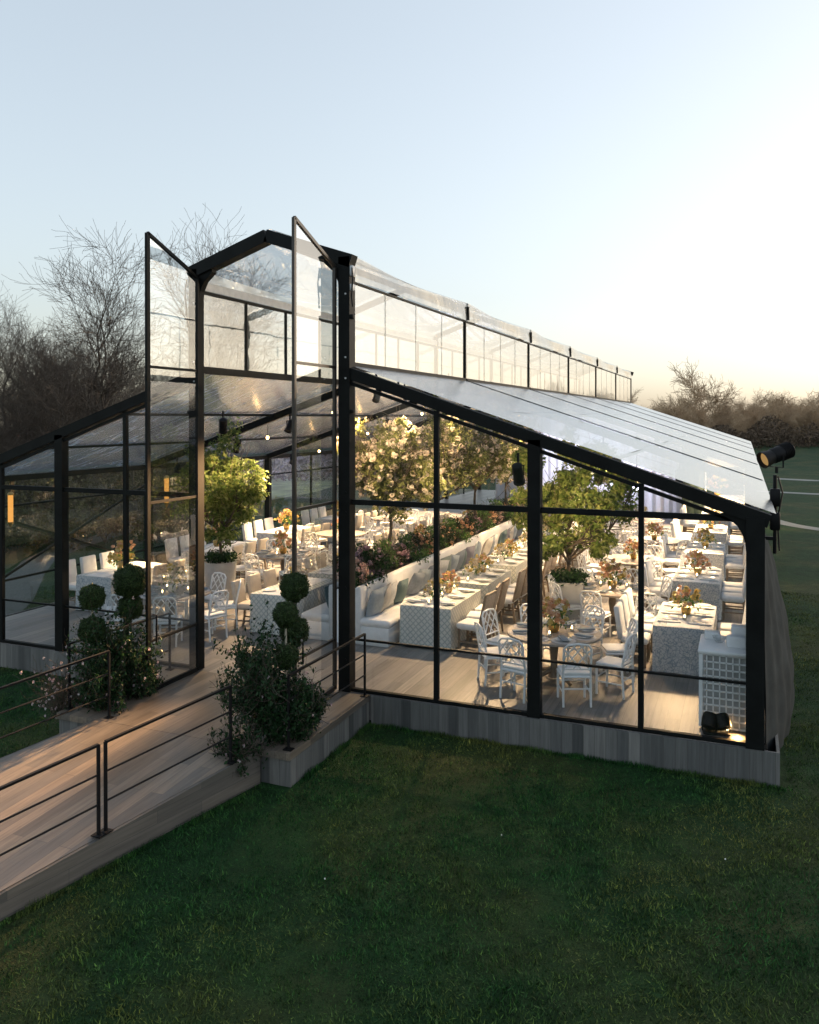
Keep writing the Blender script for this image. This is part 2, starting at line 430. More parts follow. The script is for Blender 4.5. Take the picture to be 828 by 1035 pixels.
gm = nt.nodes.new('ShaderNodeGamma'); gm.inputs['Gamma'].default_value = SKY_GAM
hs = nt.nodes.new('ShaderNodeHueSaturation'); hs.inputs['Saturation'].default_value = SKY_SAT
bg = nt.nodes.new('ShaderNodeBackground'); bg.inputs['Strength'].default_value = SKY_STR
wo = nt.nodes.new('ShaderNodeOutputWorld')
nt.links.new(sky.outputs['Color'], gm.inputs['Color']); nt.links.new(gm.outputs['Color'], hs.inputs['Color']); nt.links.new(hs.outputs['Color'], bg.inputs['Color'])
nt.links.new(bg.outputs['Background'], wo.inputs['Surface'])
sl = bpy.data.lights.new('sun', 'SUN'); sl.energy = .12; sl.angle = R(.5); sl.color = (1, .72, .45)
so = bpy.data.objects.new('sun', sl); col.objects.link(so)
sd = Vector((math.sin(R(SUN_AZ))*math.cos(R(SUN_EL)), math.cos(R(SUN_AZ))*math.cos(R(SUN_EL)), math.sin(R(SUN_EL))))
so.rotation_euler = sd.to_track_quat('Z', 'Y').to_euler(); so.location = (0, 0, 30)

# ---------------------------------------------------------------- ground
m, nt, N, L = new_mat('lawn soil and grass')
tc = N.new('ShaderNodeTexCoord'); b = N.new('ShaderNodeBsdfPrincipled'); b.inputs['Roughness'].default_value = .85
b.inputs['Specular IOR Level'].default_value = .16
n1 = noise(N, L, tc.outputs['Object'], .35, 5, .6); n2 = noise(N, L, tc.outputs['Object'], 3.5, 5, .7); n3 = noise(N, L, tc.outputs['Object'], 60, 4, .7)
r1 = ramp(N, L, n1.outputs['Fac'], [(.32, (.009, .038, .013)), (.47, (.014, .046, .015)), (.63, (.044, .058, .022))])
r2 = ramp(N, L, n2.outputs['Fac'], [(.3, (.55, .6, .55)), (.7, (1.35, 1.3, 1.2))])
mu = N.new('ShaderNodeMix'); mu.data_type = 'RGBA'; mu.blend_type = 'MULTIPLY'; mu.inputs[0].default_value = 1
L.new(r1.outputs['Color'], mu.inputs[6]); L.new(r2.outputs['Color'], mu.inputs[7])
r3 = ramp(N, L, n3.outputs['Fac'], [(.3, (.5, .5, .5)), (.7, (1.5, 1.5, 1.4))])
mu2 = N.new('ShaderNodeMix'); mu2.data_type = 'RGBA'; mu2.blend_type = 'MULTIPLY'; mu2.inputs[0].default_value = 1
L.new(mu.outputs[2], mu2.inputs[6]); L.new(r3.outputs['Color'], mu2.inputs[7]); L.new(mu2.outputs[2], b.inputs['Base Color'])
bp = N.new('ShaderNodeBump'); bp.inputs['Strength'].default_value = .8; bp.inputs['Distance'].default_value = .04
L.new(n3.outputs['Fac'], bp.inputs['Height']); L.new(bp.outputs['Normal'], b.inputs['Normal'])
out(nt, b.outputs['BSDF']); M['lawn'] = m
def gz(x, y):
    """gentle relief; dead flat round the pavilion"""
    dx = max(abs(x) - 16, 0); dy = max(-y - 14, 0, y - 44)
    t = min(1, math.hypot(dx, dy)/40)
    return GZ + t*t*(.5*math.sin(x*.05) + .4*math.cos(y*.043 + 1))*1.2 + (0.006*math.sin(x*2.1)*math.cos(y*1.7))
xs = [-320, -200, -120] + list(range(-90, 92, 3)) + [120, 200, 320]
ys = [-120, -60] + list(range(-40, 122, 3)) + [160, 220, 330]
g = MB(); nx = len(xs)
g.v = [(x, y, gz(x, y) if max(abs(x), abs(y)) < 250 else GZ) for y in ys for x in xs]
g.f = [(j*nx+i, j*nx+i+1, (j+1)*nx+i+1, (j+1)*nx+i) for j in range(len(ys)-1) for i in range(nx-1)]; g.mi = [0]*len(g.f)
tagged(g.build('lawn', M['lawn'], smooth=True), kind='structure')

def strip(name, pts, wd, mat, dz=.012):
    g = MB(); V = []
    for i, p in enumerate(pts):
        d = (Vector(pts[min(i+1, len(pts)-1)]) - Vector(pts[max(i-1, 0)])).normalized(); nrm = Vector((-d.y, d.x))
        for s in (-1, -.5, 0, .5, 1):
            q = Vector(p) + nrm*wd/2*s; V.append((q.x, q.y, gz(q.x, q.y) + dz + .02*(1-abs(s))))
    F = [(i*5+k, i*5+k+1, (i+1)*5+k+1, (i+1)*5+k) for i in range(len(pts)-1) for k in range(4)]
    g.add(V, F); return tagged(g.build(name, mat, smooth=True), kind='structure')
def curve_pts(P, n=24):
    o = []
    for i in range(len(P)-1):
        p0, p1, p2, p3 = (Vector(P[max(i-1, 0)]), Vector(P[i]), Vector(P[i+1]), Vector(P[min(i+2, len(P)-1)]))
        for k in range(n//(len(P)-1)+1):
            t = k/(n//(len(P)-1)+1)
            o.append(tuple(.5*((2*p1) + (p2-p0)*t + (2*p0-5*p1+4*p2-p3)*t*t + (3*p1-p0-3*p2+p3)*t**3)))
    o.append(tuple(P[-1])); return o
g = MB(); xs_ = list(range(-120, -15, 3)); ys_ = list(range(-20, 122, 3)); nx = len(xs_)
g.v = [(x - (2.5*math.sin(y*.15) + 2 if x == xs_[-1] else 0), y, gz(x, y) + .03) for y in ys_ for x in xs_]
g.f = [(j*nx+i, j*nx+i+1, (j+1)*nx+i+1, (j+1)*nx+i) for j in range(len(ys_)-1) for i in range(nx-1)]; g.mi = [0]*len(g.f)
M['meadow'] = simple('rough meadow', (.17, .22, .09), .95, var=.5, scale=.6, bump=1, bscale=4)
tagged(g.build('meadow', M['meadow'], smooth=True), kind='structure')
strip('path', curve_pts([(-7.9, .4), (-9.6, 3.4), (-11.3, 5.4), (-13.2, 7.6), (-15, 10.6), (-17.5, 20), (-18.5, 34), (-22, 50)]), 1.0, M['pathdark'])
strip('path', curve_pts([(8.0, 30.2), (9.3, 27.4), (13, 24.4), (20, 21.5)]), .8, M['path'])
strip('path', curve_pts([(6.5, 45.5), (11.4, 44.2), (17, 44.5), (30, 48)]), 1.0, M['path'])
strip('path', curve_pts([(9.5, 57.5), (12.4, 56.3), (18, 57), (34, 62)]), 1.3, M['path'])

# short grass near the camera: one mass of blades
rg = np.random.default_rng(3)
NBL = 520000
cx, cy = 7.05, -11.32
rr = np.sqrt(rg.uniform(4.5**2, 24**2, NBL*2)); aa = rg.uniform(R(-28), R(60), NBL*2)
keep = rg.uniform(0, 1, NBL*2) < np.clip((10/rr)**1.2, 0, 1)
X = cx - rr*np.sin(aa); Y = cy + rr*np.cos(aa)
keep &= ~((np.abs(X) < 7.6) & (Y > -.1)) & ~((X > -2.0) & (X < 1.85) & (Y > -2.5) & (Y < 0))
tr_ = (-2.45 - Y)*.2
keep &= ~((Y < -2.4) & (X > -1.36 - tr_) & (X < 1.42 - tr_))
X, Y = X[keep][:NBL], Y[keep][:NBL]; n = len(X)
cl = .5 + .5*np.sin(X*7.1 + 2*np.sin(Y*3.3))*np.sin(Y*6.3 + 2*np.sin(X*2.7)) ; h = rg.uniform(.018, .04, n)*(.65 + .9*cl); wd = rg.uniform(.003, .008, n); an = rg.uniform(0, 2*math.pi, n)
z0 = GZ + .006*np.sin(X*2.1)*np.cos(Y*1.7) - .004
lean = rg.normal(0, .022, (n, 2))
V = np.stack([np.stack([X - wd*np.cos(an), Y - wd*np.sin(an), z0], -1), np.stack([X + wd*np.cos(an), Y + wd*np.sin(an), z0], -1),
              np.stack([X + lean[:, 0], Y + lean[:, 1], z0 + h], -1)], 1)
# longer blades the mower leaves along the skirting and the ramp
ne = 9000; u_ = rg.uniform(0, 1, ne); dd_ = rg.uniform(0, .07, ne)
Xe = np.where(u_ < .5, rg.uniform(1.9, 7.55, ne), 0); Ye = np.where(u_ < .5, -.112 - dd_, 0)
tt = rg.uniform(.1, 7.5, ne); Xr = .03 - .2*tt + .98*(1.40 + dd_); Yr = -2.45 - .98*tt - .2*(1.40 + dd_)
pl = rg.uniform(-2.4, -.1, ne)
Xe = np.where((u_ >= .5) & (u_ < .85), Xr, Xe); Ye = np.where((u_ >= .5) & (u_ < .85), Yr, Ye)
Xe = np.where(u_ >= .85, 1.83 + dd_, Xe); Ye = np.where(u_ >= .85, pl, Ye)
he = rg.uniform(.03, .11, ne)*(.5 + .5*np.sin(Xe*9)*np.cos(Ye*8))**.5; ae = rg.uniform(0, 6.28, ne); we = rg.uniform(.003, .007, ne); le = rg.normal(0, .03, (ne, 2))
Ve = np.stack([np.stack([Xe - we*np.cos(ae), Ye - we*np.sin(ae), np.full(ne, GZ)], -1), np.stack([Xe + we*np.cos(ae), Ye + we*np.sin(ae), np.full(ne, GZ)], -1),
               np.stack([Xe + le[:, 0]*.6, Ye + le[:, 1]*.6, GZ + he], -1)], 1)
V = np.concatenate([V, Ve])
m, nt, N, L = new_mat('grass blades')
tc = N.new('ShaderNodeTexCoord'); ge = N.new('ShaderNodeNewGeometry')
n1 = noise(N, L, tc.outputs['Object'], .4, 4, .6); n2 = noise(N, L, tc.outputs['Object'], 4.5, 6, .75)
r1 = ramp(N, L, n1.outputs['Fac'], [(.32, (.011, .058, .02)), (.47, (.022, .076, .024)), (.63, (.085, .108, .036))])
r2 = ramp(N, L, n2.outputs['Fac'], [(.35, (.4, .45, .42)), (.65, (1.6, 1.5, 1.3))])
r3 = ramp(N, L, ge.outputs['Random Per Island'], [(0, (.35, .4, .38)), (.6, (1.1, 1.1, 1.05)), (.9, (1.7, 1.6, 1.3)), (1, (3.2, 2.6, 1.8))])
a1 = N.new('ShaderNodeMix'); a1.data_type = 'RGBA'; a1.blend_type = 'MULTIPLY'; a1.inputs[0].default_value = 1
a2 = N.new('ShaderNodeMix'); a2.data_type = 'RGBA'; a2.blend_type = 'MULTIPLY'; a2.inputs[0].default_value = 1
L.new(r1.outputs['Color'], a1.inputs[6]); L.new(r2.outputs['Color'], a1.inputs[7]); L.new(a1.outputs[2], a2.inputs[6]); L.new(r3.outputs['Color'], a2.inputs[7])
b = N.new('ShaderNodeBsdfPrincipled'); b.inputs['Roughness'].default_value = .6; b.inputs['Specular IOR Level'].default_value = .15
L.new(a2.outputs[2], b.inputs['Base Color']); out(nt, b.outputs['BSDF']); M['blade'] = m
tagged(polys('grass', V, M['blade']), kind='stuff', label='short mown grass blades of the lawn in front of the pavilion', cat='grass')
# a few white specks lying on the lawn
for i, (x, y) in enumerate([(4.6, -2.6), (6.9, -2.2), (3.2, -4.1), (8.4, -3.0)]):
    mb = MB(); P = [(rnd.uniform(.005, .011)*math.cos(a), rnd.uniform(.005, .011)*math.sin(a)) for a in (0, 1.2, 2.3, 3.5, 4.6, 5.5)]
    mb.add([(px, py, .0) for px, py in P] + [(px*.9, py*.9, .012) for px, py in P], [(0,1,2,3,4,5)[::-1], (6,7,8,9,10,11)] + [(k, (k+1) % 6, 6+(k+1) % 6, 6+k) for k in range(6)])
    tagged(mb.build('petal', M['china'], loc=(x, y, GZ + .03)), 'small white petal lying on the dark lawn', 'petal', 'white petals scattered on the lawn')

# ---------------------------------------------------------------- deck, plinths, ramp
def struct(name, mb, mat, **k): return tagged(mb.build(name, mat, **k), kind='structure')
mb = MB(); mb.box((-7.36, -.06, GZ + .05), (7.36, YB + .1, -.004)); struct('deck', mb, M['deck'])
mb = MB(); mb.box((1.86, -.10, GZ - .05), (7.50, -.063, -.006)); mb.box((7.463, -.063, GZ - .05), (7.50, YB, -.006)); struct('skirting', mb, M['skirt'])
mb = MB(); mb.box((-7.50, -.10, GZ - .05), (-2.04, -.063, -.006)); mb.box((-7.50, -.063, GZ - .05), (-7.463, YB, -.006)); struct('skirting', mb, M['skirt'])
mb = MB(); mb.box((-2.0, -2.44, -.09), (1.82, -.064, -.002)); struct('landing', mb, M['rampwood'])
mb = MB(); mb.box((1.36, -2.40, GZ - .05), (1.81, -.064, -.092)); struct('plinth', mb, M['skirt'])
mb = MB(); mb.box((-1.99, -2.40, GZ - .05), (-1.3, -.064, -.092)); struct('plinth', mb, M['skirt'])
RD = Vector((-.2, -.98, 0)).normalized(); RX = Vector((-RD.y, RD.x, 0))*-1     # ramp runs this way; RX to its right as seen going up
RX = Vector((.98, -.2, 0)).normalized()
def rp(t, s, dz=0):                      # t metres down the ramp, s across (-1.3..1.3)
    p = Vector((.03, -2.45, 0)) + RD*t + RX*s
    return Vector((p.x, p.y, -.004 - .056*t + dz))
mb = MB(); T = 9.0
def slab(mb, s0, s1, top, bot, t0=0.0, t1=T):
    c = [rp(t0, s0), rp(t0, s1), rp(t1, s1), rp(t1, s0)]
    if t0 == 0: c[0].y = c[1].y = -2.443
    up = [v + Vector((0, 0, top)) for v in c]; dn = [Vector((v.x, v.y, (v.z + bot) if bot > -5 else GZ - .05)) for v in c]
    mb.add(up + dn, [(0,3,2,1), (4,5,6,7), (0,1,5,4), (1,2,6,5), (2,3,7,6), (3,0,4,7)])
slab(mb, -1.34, 1.35, 0, -.06)
o = struct('ramp', mb, M['rampwood'])
mb = MB(); slab(mb, 1.353, 1.39, -.004, -9); struct('ramp_skirting', mb, M['rampskirt'])
mb = MB(); slab(mb, -1.38, -1.343, -.004, -9); struct('ramp_skirting', mb, M['rampskirt'])

# ---------------------------------------------------------------- railings
def railing(runs, posts, label, h=.94, lows=(.32, .63), base=True):
    o = empty('railing', posts[0], label=label, cat='railing')
    P0 = Vector(posts[0])
    for p in posts:
        p = Vector(p) - P0; mb = MB(); mb.bar(p + Vector((0, 0, .006)), p + Vector((0, 0, h)), .028, .028, (0, 1, 0))
        mb.box((p.x - .06, p.y - .05, p.z + .001), (p.x + .06, p.y + .05, p.z + .012)); mb.build('post', M['black'], o)
    for a, b in runs:
        a = Vector(a) - P0; b = Vector(b) - P0
        mb = MB(); mb.bar(a + Vector((0, 0, h)), b + Vector((0, 0, h)), .036, .026); mb.build('handrail', M['black'], o)
        for z in lows:
            mb = MB(); mb.tube([a + Vector((0, 0, z)), b + Vector((0, 0, z))], .011, 6); mb.build('cable', M['black'], o)
    return o
a0, a1, a2 = rp(.2, 1.3), rp(1.97, 1.3), rp(2.055, 1.3)
e1 = rp(6.4, 1.3)
railing([(a0, a1)], [a0, a1], 'black cable railing on the right edge of the ramp, upper length behind the double post')
railing([(a2, e1)], [a2, rp(4.4, 1.3), e1], 'black cable railing on the right edge of the ramp, lower length running out of view')
c1, c2 = Vector((1.74, -2.33, 0)), Vector((1.78, -.16, 0))
railing([(c1, c2)], [c1, c2], 'black railing along the planting plinth, ending at the tall right door column', lows=(.32, .63))
b0, b1 = rp(.1, -1.2), rp(6.5, -1.2)
railing([(b0, b1)], [b0, rp(3.2, -1.2), b1], 'black cable railing on the far left edge of the ramp beside the grass')
d1, d2 = Vector((-1.95, -2.25, 0)), Vector((-1.80, -.2, 0))
railing([(d1, d2)], [d1, d2], 'black railing along the left planting plinth beside the open door leaf')

# ---------------------------------------------------------------- glass pavilion
pv = empty('glass_pavilion', (0, 0, 0), label='large black framed glass pavilion with tall open gable doors and clear vinyl roof', cat='pavilion')
def part(name, mb, mat, smooth=False, parent=None): return mb.build(name, mat, parent or pv, smooth=smooth)
def pbar(name, p, q, wd, h, mat='frame', up=(0,0,1), parent=None):
    mb = MB(); mb.bar(p, q, wd, h, up); return part(name, mb, M[mat], parent=parent)
def pane(name, pts, mat):
    mb = MB(); mb.quad(*pts); return part(name, mb, M[mat])
# facade
for s in (-1, 1):
    wd = .19 if s > 0 else .16
    pbar('nave_column', (s*(HW - .0), 0, .0), (s*HW, 0, HN + .05), wd, .2, up=(0, 1, 0))
    pbar('wing_post', (s*PP, 0, 0), (s*PP, 0, roof_z(PP) - .12), .18, .16, up=(0, 1, 0))
    pbar('end_column', (s*(EE - .04), 0, 0), (s*(EE - .04), 0, HE - .1), .22, .2, up=(0, 1, 0))
    for mx_ in (M1, M2):
        pbar('mullion', (s*mx_, -.01, .0), (s*mx_, -.01, roof_z(mx_) - .2), .07, .07, up=(0, 1, 0))
    edges = [HW + .1, M1, PP, M2, EE - .15]
    for i in range(4):
        x0, x1 = edges[i] + (.09 if i == 2 else .035 if i else 0), edges[i+1] - (.09 if i == 1 else .035 if i != 3 else 0)
        pbar('mid_rail', (s*x0, -.012, HM), (s*x1, -.012, HM), .06, .08)
        pbar('low_rail', (s*x0, -.012, HL), (s*x1, -.012, HL), .04, .03)
        pbar('sill', (s*x0, -.012, .025), (s*x1, -.012, .025), .07, .05)
        tz0, tz1 = roof_z(x0) - .25, roof_z(x1) - .25
        pbar('head_rail', (s*x0, -.012, tz0), (s*x1, -.012, tz1), .06, .05)
        for za, zb in ((.05, HL - .02), (HL + .02, HM - .04)):
            pane('pane', [(s*x0, -.012, za), (s*x1, -.012, za), (s*x1, -.012, zb), (s*x0, -.012, zb)], 'glass')
        if tz1 > HM + .08:
            pane('pane', [(s*x0, -.012, HM + .04), (s*x1, -.012, HM + .04), (s*x1, -.012, tz1 - .025), (s*x0, -.012, tz0 - .025)], 'glass')
        else:
            xm = x0 + (x1 - x0)*(tz0 - HM - .06)/(tz0 - tz1)
            pane('pane', [(s*x0, -.012, HM + .04), (s*xm, -.012, HM + .04), (s*x0, -.012, tz0 - .025)], 'glass')
    # curved haunch plate at the eave corner
    mb = MB(); P = [(EE - .15, HE - .12)]
    for k in range(7):
        t = R(90*k/6); P.append((EE - .15 - .42*(1 - math.sin(t)), HE - .12 - .42*(1 - math.cos(t)) + 0))
    V = [(s*x, -.05, z) for x, z in [(EE - .15, HE - .55)] + [(EE - .15 - .36*(1 - math.cos(R(15*k))), HE - .55 + .55*math.sin(R(15*k)) * .85) for k in range(7)] + [(EE - .15, HE + .02)]]
    n = len(V); mb.add(V + [(x, .05, z) for x, y, z in V], [tuple(range(n)), tuple(range(n, 2*n))[::-1]] + [(k, (k+1) % n, n + (k+1) % n, n + k) for k in range(n)])
    part('haunch', mb, M['frame'])
for x in (-EE + .04, -PP, PP, EE - .04):
    mb = MB(); mb.box((x - .15, -.055, .002), (x + .15, .13, .014))
    for sx_ in (-.12, .12): mb.lathe([(.014, .014), (.014, .03), (.001, .032)], (x + sx_, .09, 0), 6)
    part('base_plate', mb, M['frame'])
for s in (-1, 1):
    for z in (HJ + .12, HJ - .2, HM + .15, HM - .15, 6.1, .5, 1.6):
        mb = MB(); mb.lathe([(.016, 0), (.016, .012), (.001, .014)], n=6); mb.xf(Matrix.Translation((s*HW + .03, -.1, z)) @ Matrix.Rotation(R(90), 4, 'X')); part('bolt', mb, M['whitevinyl'] if z > 4 else M['frame'])
    for k, (z, hh_) in enumerate(((6.45, .16), (6.2, .1), (5.75, .07), (4.3, .06))):
        mb = MB(); mb.rbox((s*(HW + .1) - .03, -.09, z - hh_/2), (s*(HW + .1) + .045, .0, z + hh_/2), .012); part('bracket', mb, M['whitevinyl'] if k < 2 else M['frame'], True)
    mb = MB(); mb.tube([(s*(HW + .13), -.08, 6.5), (s*(HW + .15), -.1, 6.3), (s*(HW + .13), -.1, 6.05), (s*(HW + .14), -.08, 5.9)], .012, 6); part('cable', mb, M['black'], True)
# frames along the length
for k in range(NB + 1):
    y = k*BL; big = k in (0, NB)
    for s in (-1, 1):
        x1 = EE + (.12 if big else 0)
        pbar('rafter', (s*HW, y, roof_z(HW) - .1), (s*x1, y, roof_z(x1) - .1), .16 if big else .1, .17 if big else .16, up=(0, 0, 1))
        pbar('gable_rafter', (s*(HW + (.11 if big else 0)), y, HN - (.02 if big else 0)), (0, y, AP - .03), .2 if big else .1, .2 if big else .12)
        if k:
            pbar('clerestory_post', (s*HW, y, HJ - .15), (s*HW, y, HN), .1 if s < 0 else .06, .1 if s < 0 else .05, up=(0, 1, 0))
            pbar('eave_post', (s*(EE - .04), y, 0), (s*(EE - .04), y, HE - .1), .16, .16, up=(0, 1, 0))
        if k == 0:
            mb = MB(); c = (s*HW, HN - .1)     # haunch in the gable corner
            V = [(s*(HW - .1), -.06, HN - .55), (s*(HW - .12), -.06, HN - .32), (s*(HW - .2), -.06, HN - .16), (s*(HW - .36), -.06, HN - .02), (s*(HW - .36), -.06, HN + .12), (s*(HW - .05), -.06, HN + .02)]
            n = len(V); mb.add(V + [(x, .06, z) for x, _, z in V], [tuple(range(n)), tuple(range(n, 2*n))[::-1]] + [(i, (i+1) % n, n + (i+1) % n, n + i) for i in range(n)])
            part('haunch', mb, M['frame'])
for k in range(NB):
    y0, y1 = k*BL, (k + 1)*BL
    for s in (-1, 1):
        pbar('joint_beam', (s*HW, y0 + .05, HJ + .0), (s*HW, y1 - .05, HJ + .0), .1, .12)
        pbar('eave_beam', (s*(EE - .03), y0 + .08, HE - .1), (s*(EE - .03), y1 - .08, HE - .1), .1, .12)
        pbar('clerestory_head', (s*HW, y0 + .05, HN - .3), (s*HW, y1 - .05, HN - .3), .05, .05 if s < 0 else .03)
        pbar('valance_strip', (s*(HW - .05), y0 + .06, HN - .2), (s*(HW - .05), y1 - .06, HN - .2), .01, .14, 'whitevinyl') if s < 0 else None
        for t in (.35, .68):                                   # purlins under the roof
            x = HW + (EE - HW)*t; pbar('purlin', (s*x, y0 + .05, roof_z(x) - .05), (s*x, y1 - .05, roof_z(x) - .05), .04, .05)
        # wing roof membrane, slightly sagging between frames
        mb = MB()
        mb.grid(lambda u, v: (s*(HW + .04 + (EE + .16 - HW)*u), y0 + .03 + (BL - .06)*v,
                              roof_z(HW + .04 + (EE + .16 - HW)*u) + .02 - .05*math.sin(math.pi*v)*math.sin(math.pi*u)), 14, 10)
        part('wing_roof', mb, M['roofvinyl'], True)
        # dark strap over each frame, on top of the roof
        if k: pbar('roof_strap', (s*(HW + .06), y0, roof_z(HW + .06) + .028), (s*(EE + .16), y0, roof_z(EE + .16) + .028), .06, .012)
        mb = MB(); mb.grid(lambda u, v: (s*HW*(1 - u) + s*.05*(1-u), y0 + .02 + (BL - .04)*v, HN + .1 + (AP - HN)*u - .09*math.sin(math.pi*v)*(1 - u*.6)), 6, 12)
        part('nave_roof', mb, M['naveroof'], True)
        # hanging valance below the nave eave, scalloped top and bottom
        mb = MB(); mb.grid(lambda u, v: (s*(HW + .06 + .02*math.sin(9*v + u)), y0 + .02 + (BL - .04)*v, HN - .3 + .04*math.sin(math.pi*v) + u*(.4 - .13*math.sin(math.pi*v))), 4, 16)
        part('valance', mb, M['valance'], True)
        pbar('frame_cap', (s*(HW + .07), y0 if k else y0 + .15, HN + .02), (s*(HW + .07), (y0 if k else y0 + .15) + .02, HN - .28), .05, .06, up=(1, 0, 0)) if k else None
        for j in range(4):
            ya, yb = y0 + .06 + (BL - .12)*j/4, y0 + .06 + (BL - .12)*(j + 1)/4
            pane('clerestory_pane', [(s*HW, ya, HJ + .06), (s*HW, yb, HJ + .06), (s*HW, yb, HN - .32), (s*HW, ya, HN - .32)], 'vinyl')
            if j and s < 0: pbar('clerestory_mullion', (s*HW, ya, HJ + .05), (s*HW, ya, HN - .3), .05, .035, up=(0, 1, 0))
            elif j: pbar('clerestory_seam', (s*HW + .006, ya, HJ + .05), (s*HW + .006, ya, HN - .3), .006, .03, 'valance', up=(0, 1, 0))
        # side wall
        for j in range(2):
            ya, yb = y0 + .1 + (BL - .2)*j/2, y0 + .1 + (BL - .2)*(j + 1)/2
            x = s*(EE - .02)
            if j: pbar('side_mullion', (x, ya, 0), (x, ya, HE - .16), .06, .06, up=(0, 1, 0))
            for zr in (HL, 2.35): pbar('side_rail', (x, ya + .04, zr), (x, yb - .04, zr), .05, .045)
            for za, zb in ((.03, HL - .02), (HL + .02, 2.33), (2.37, HE - .17)):
                pane('side_pane', [(x, ya, za), (x, yb, za), (x, yb, zb), (x, ya, zb)], 'glass')
# cross bracing of the first left side bay
pbar('brace', (-(EE - .1), .15, .5), (-(EE - .1), BL - .15, 2.5), .03, .05); pbar('brace', (-(EE - .14), .15, 2.5), (-(EE - .14), BL - .15, .5), .03, .05)
# clear gable end above far end and inside rail under the gable
pane('gable_pane', [(-HW, YB, HJ), (HW, YB, HJ), (HW, YB, HN), (0, YB, AP), (-HW, YB, HN)], 'naveroof')
for s in (-1, 1):
    pane('end_pane', [(s*HW, YB, 0), (s*EE, YB, 0), (s*EE, YB, HE), (s*HW, YB, HJ)], 'glass')
pbar('ridge', (0, .1, AP - .05), (0, YB - .1, AP - .05), .08, .1)
# the two tall door leaves, opened square to the facade; tops follow the gable slope
for s, xh, lab in ((-1, -HW + .11, 'tall glass gable door leaf standing open, left'), (1, HW - .15, '')):
    lf = bpy.data.objects.new('door_leaf', None); col.objects.link(lf); lf.parent = pv; lf.location = (xh, -.12, 0)
    Wd = 1.22; zh, zf = 6.52, 7.0
    fr = 'bronze' if s > 0 else 'frame'
    fm = MB(); st = .05
    fm.bar((0, 0, .03), (0, 0, zh), .05, .05, (0, 1, 0)); fm.bar((0, -Wd, .03), (0, -Wd, zf), .045, .055 if s > 0 else .07, (0, 1, 0))
    fm.bar((0, 0.0, zh), (0, -Wd, zf), .045, .05); fm.bar((0, -.04, .05), (0, -Wd + .03, .05), .045, .07)
    for z in (HL, HM, HJ - .03): fm.bar((0, -.04, z), (0, -Wd + .03, z), .04, .04)
    part('leaf_frame', fm, M[fr], parent=lf)
    zz = [.085, HL, HM, HJ - .03]
    for i in range(4):
        za = zz[i] + (.02 if i else 0)
        if i < 3: Q = [(0, -.04, za), (0, -Wd + .03, za), (0, -Wd + .03, zz[i+1] - .02), (0, -.04, zz[i+1] - .02)]
        else: Q = [(0, -.04, za), (0, -Wd + .03, za), (0, -Wd + .03, zf - .03), (0, -.04, zh - .03)]
        mb = MB(); mb.quad(*Q); part('leaf_pane', mb, M['leafglass'], parent=lf)
    hb = MB(); ss = 1
    hb.tube([(.02*ss, -Wd + .08, .75), (.09*ss, -Wd + .08, .75), (.09*ss, -Wd + .08, 1.2), (.02*ss, -Wd + .08, 1.2)], .014, 8); part('handle', hb, M['black'], parent=lf)

# ---------------------------------------------------------------- chairs
PROTO = {}
def put(key, make, loc, rz, label, cat, group, sc_=None):
    if key not in PROTO:
        o = make(); PROTO[key] = o; o.location = loc; o.rotation_euler = (0, 0, rz)
        if sc_: o.scale = (sc_,)*3
        return tagged(o, label, cat, group)
    return dup(PROTO[key], loc, rz, sc_, label=label, cat=cat, group=group)
def fretwork_chair():                    # back at -y, sitter faces +y
    o = empty('fretwork_chair'); W = M['whitepaint']
    for x in (-.2, .2):
        mb = MB(); mb.tube([(x, .2, 0), (x, .2, .2), (x, .2, .43)], [.017, .02, .018], 8); mb.build('leg', W, o, True)
        mb = MB(); mb.tube([(x, -.23, 0), (x, -.2, .42), (x, -.205, .5)], [.017, .019, .018], 8); mb.build('leg', W, o, True)
    mb = MB(); mb.rbox((-.225, -.22, .41), (.225, .225, .445), .02); mb.build('seat', W, o, True)
    mb = MB(); mb.rbox((-.215, -.195, .446), (.215, .215, .49), .02); mb.build('cushion', M['whitefab'], o, True)
    mb = MB()
    for x in (-.2, .2): mb.tube([(x, .2, .2), (x, -.21, .2)], .011, 6)
    mb.tube([(-.2, .2, .26), (.2, .2, .26)], .011, 6); mb.tube([(-.2, -.215, .26), (.2, -.215, .26)], .011, 6)
    mb.build('stretcher', W, o, True)
    mb = MB()
    def P(x, z): return (x, -.205 - (z - .5)*.2, z)
    mb.tube([P(-.2, .49), P(-.2, .86), P(-.15, .915), P(0, .935), P(.15, .915), P(.2, .86), P(.2, .49)], .017, 8)
    mb.tube([P(-.2, .55), P(.2, .55)], .013, 6)
    lines = [((-.2, .55), (.06, .9)), ((.2, .55), (-.06, .9)), ((-.2, .7), (-.04, .92)), ((.2, .7), (.04, .92)), ((-.06, .55), (.2, .86)), ((.06, .55), (-.2, .86)),
             ((-.2, .68), (0, .55)), ((.2, .68), (0, .55))]
    for a, b in lines[:6]: mb.tube([P(*a), P(*b)], .011, 5)
    mb.build('backrest', W, o, True); return o
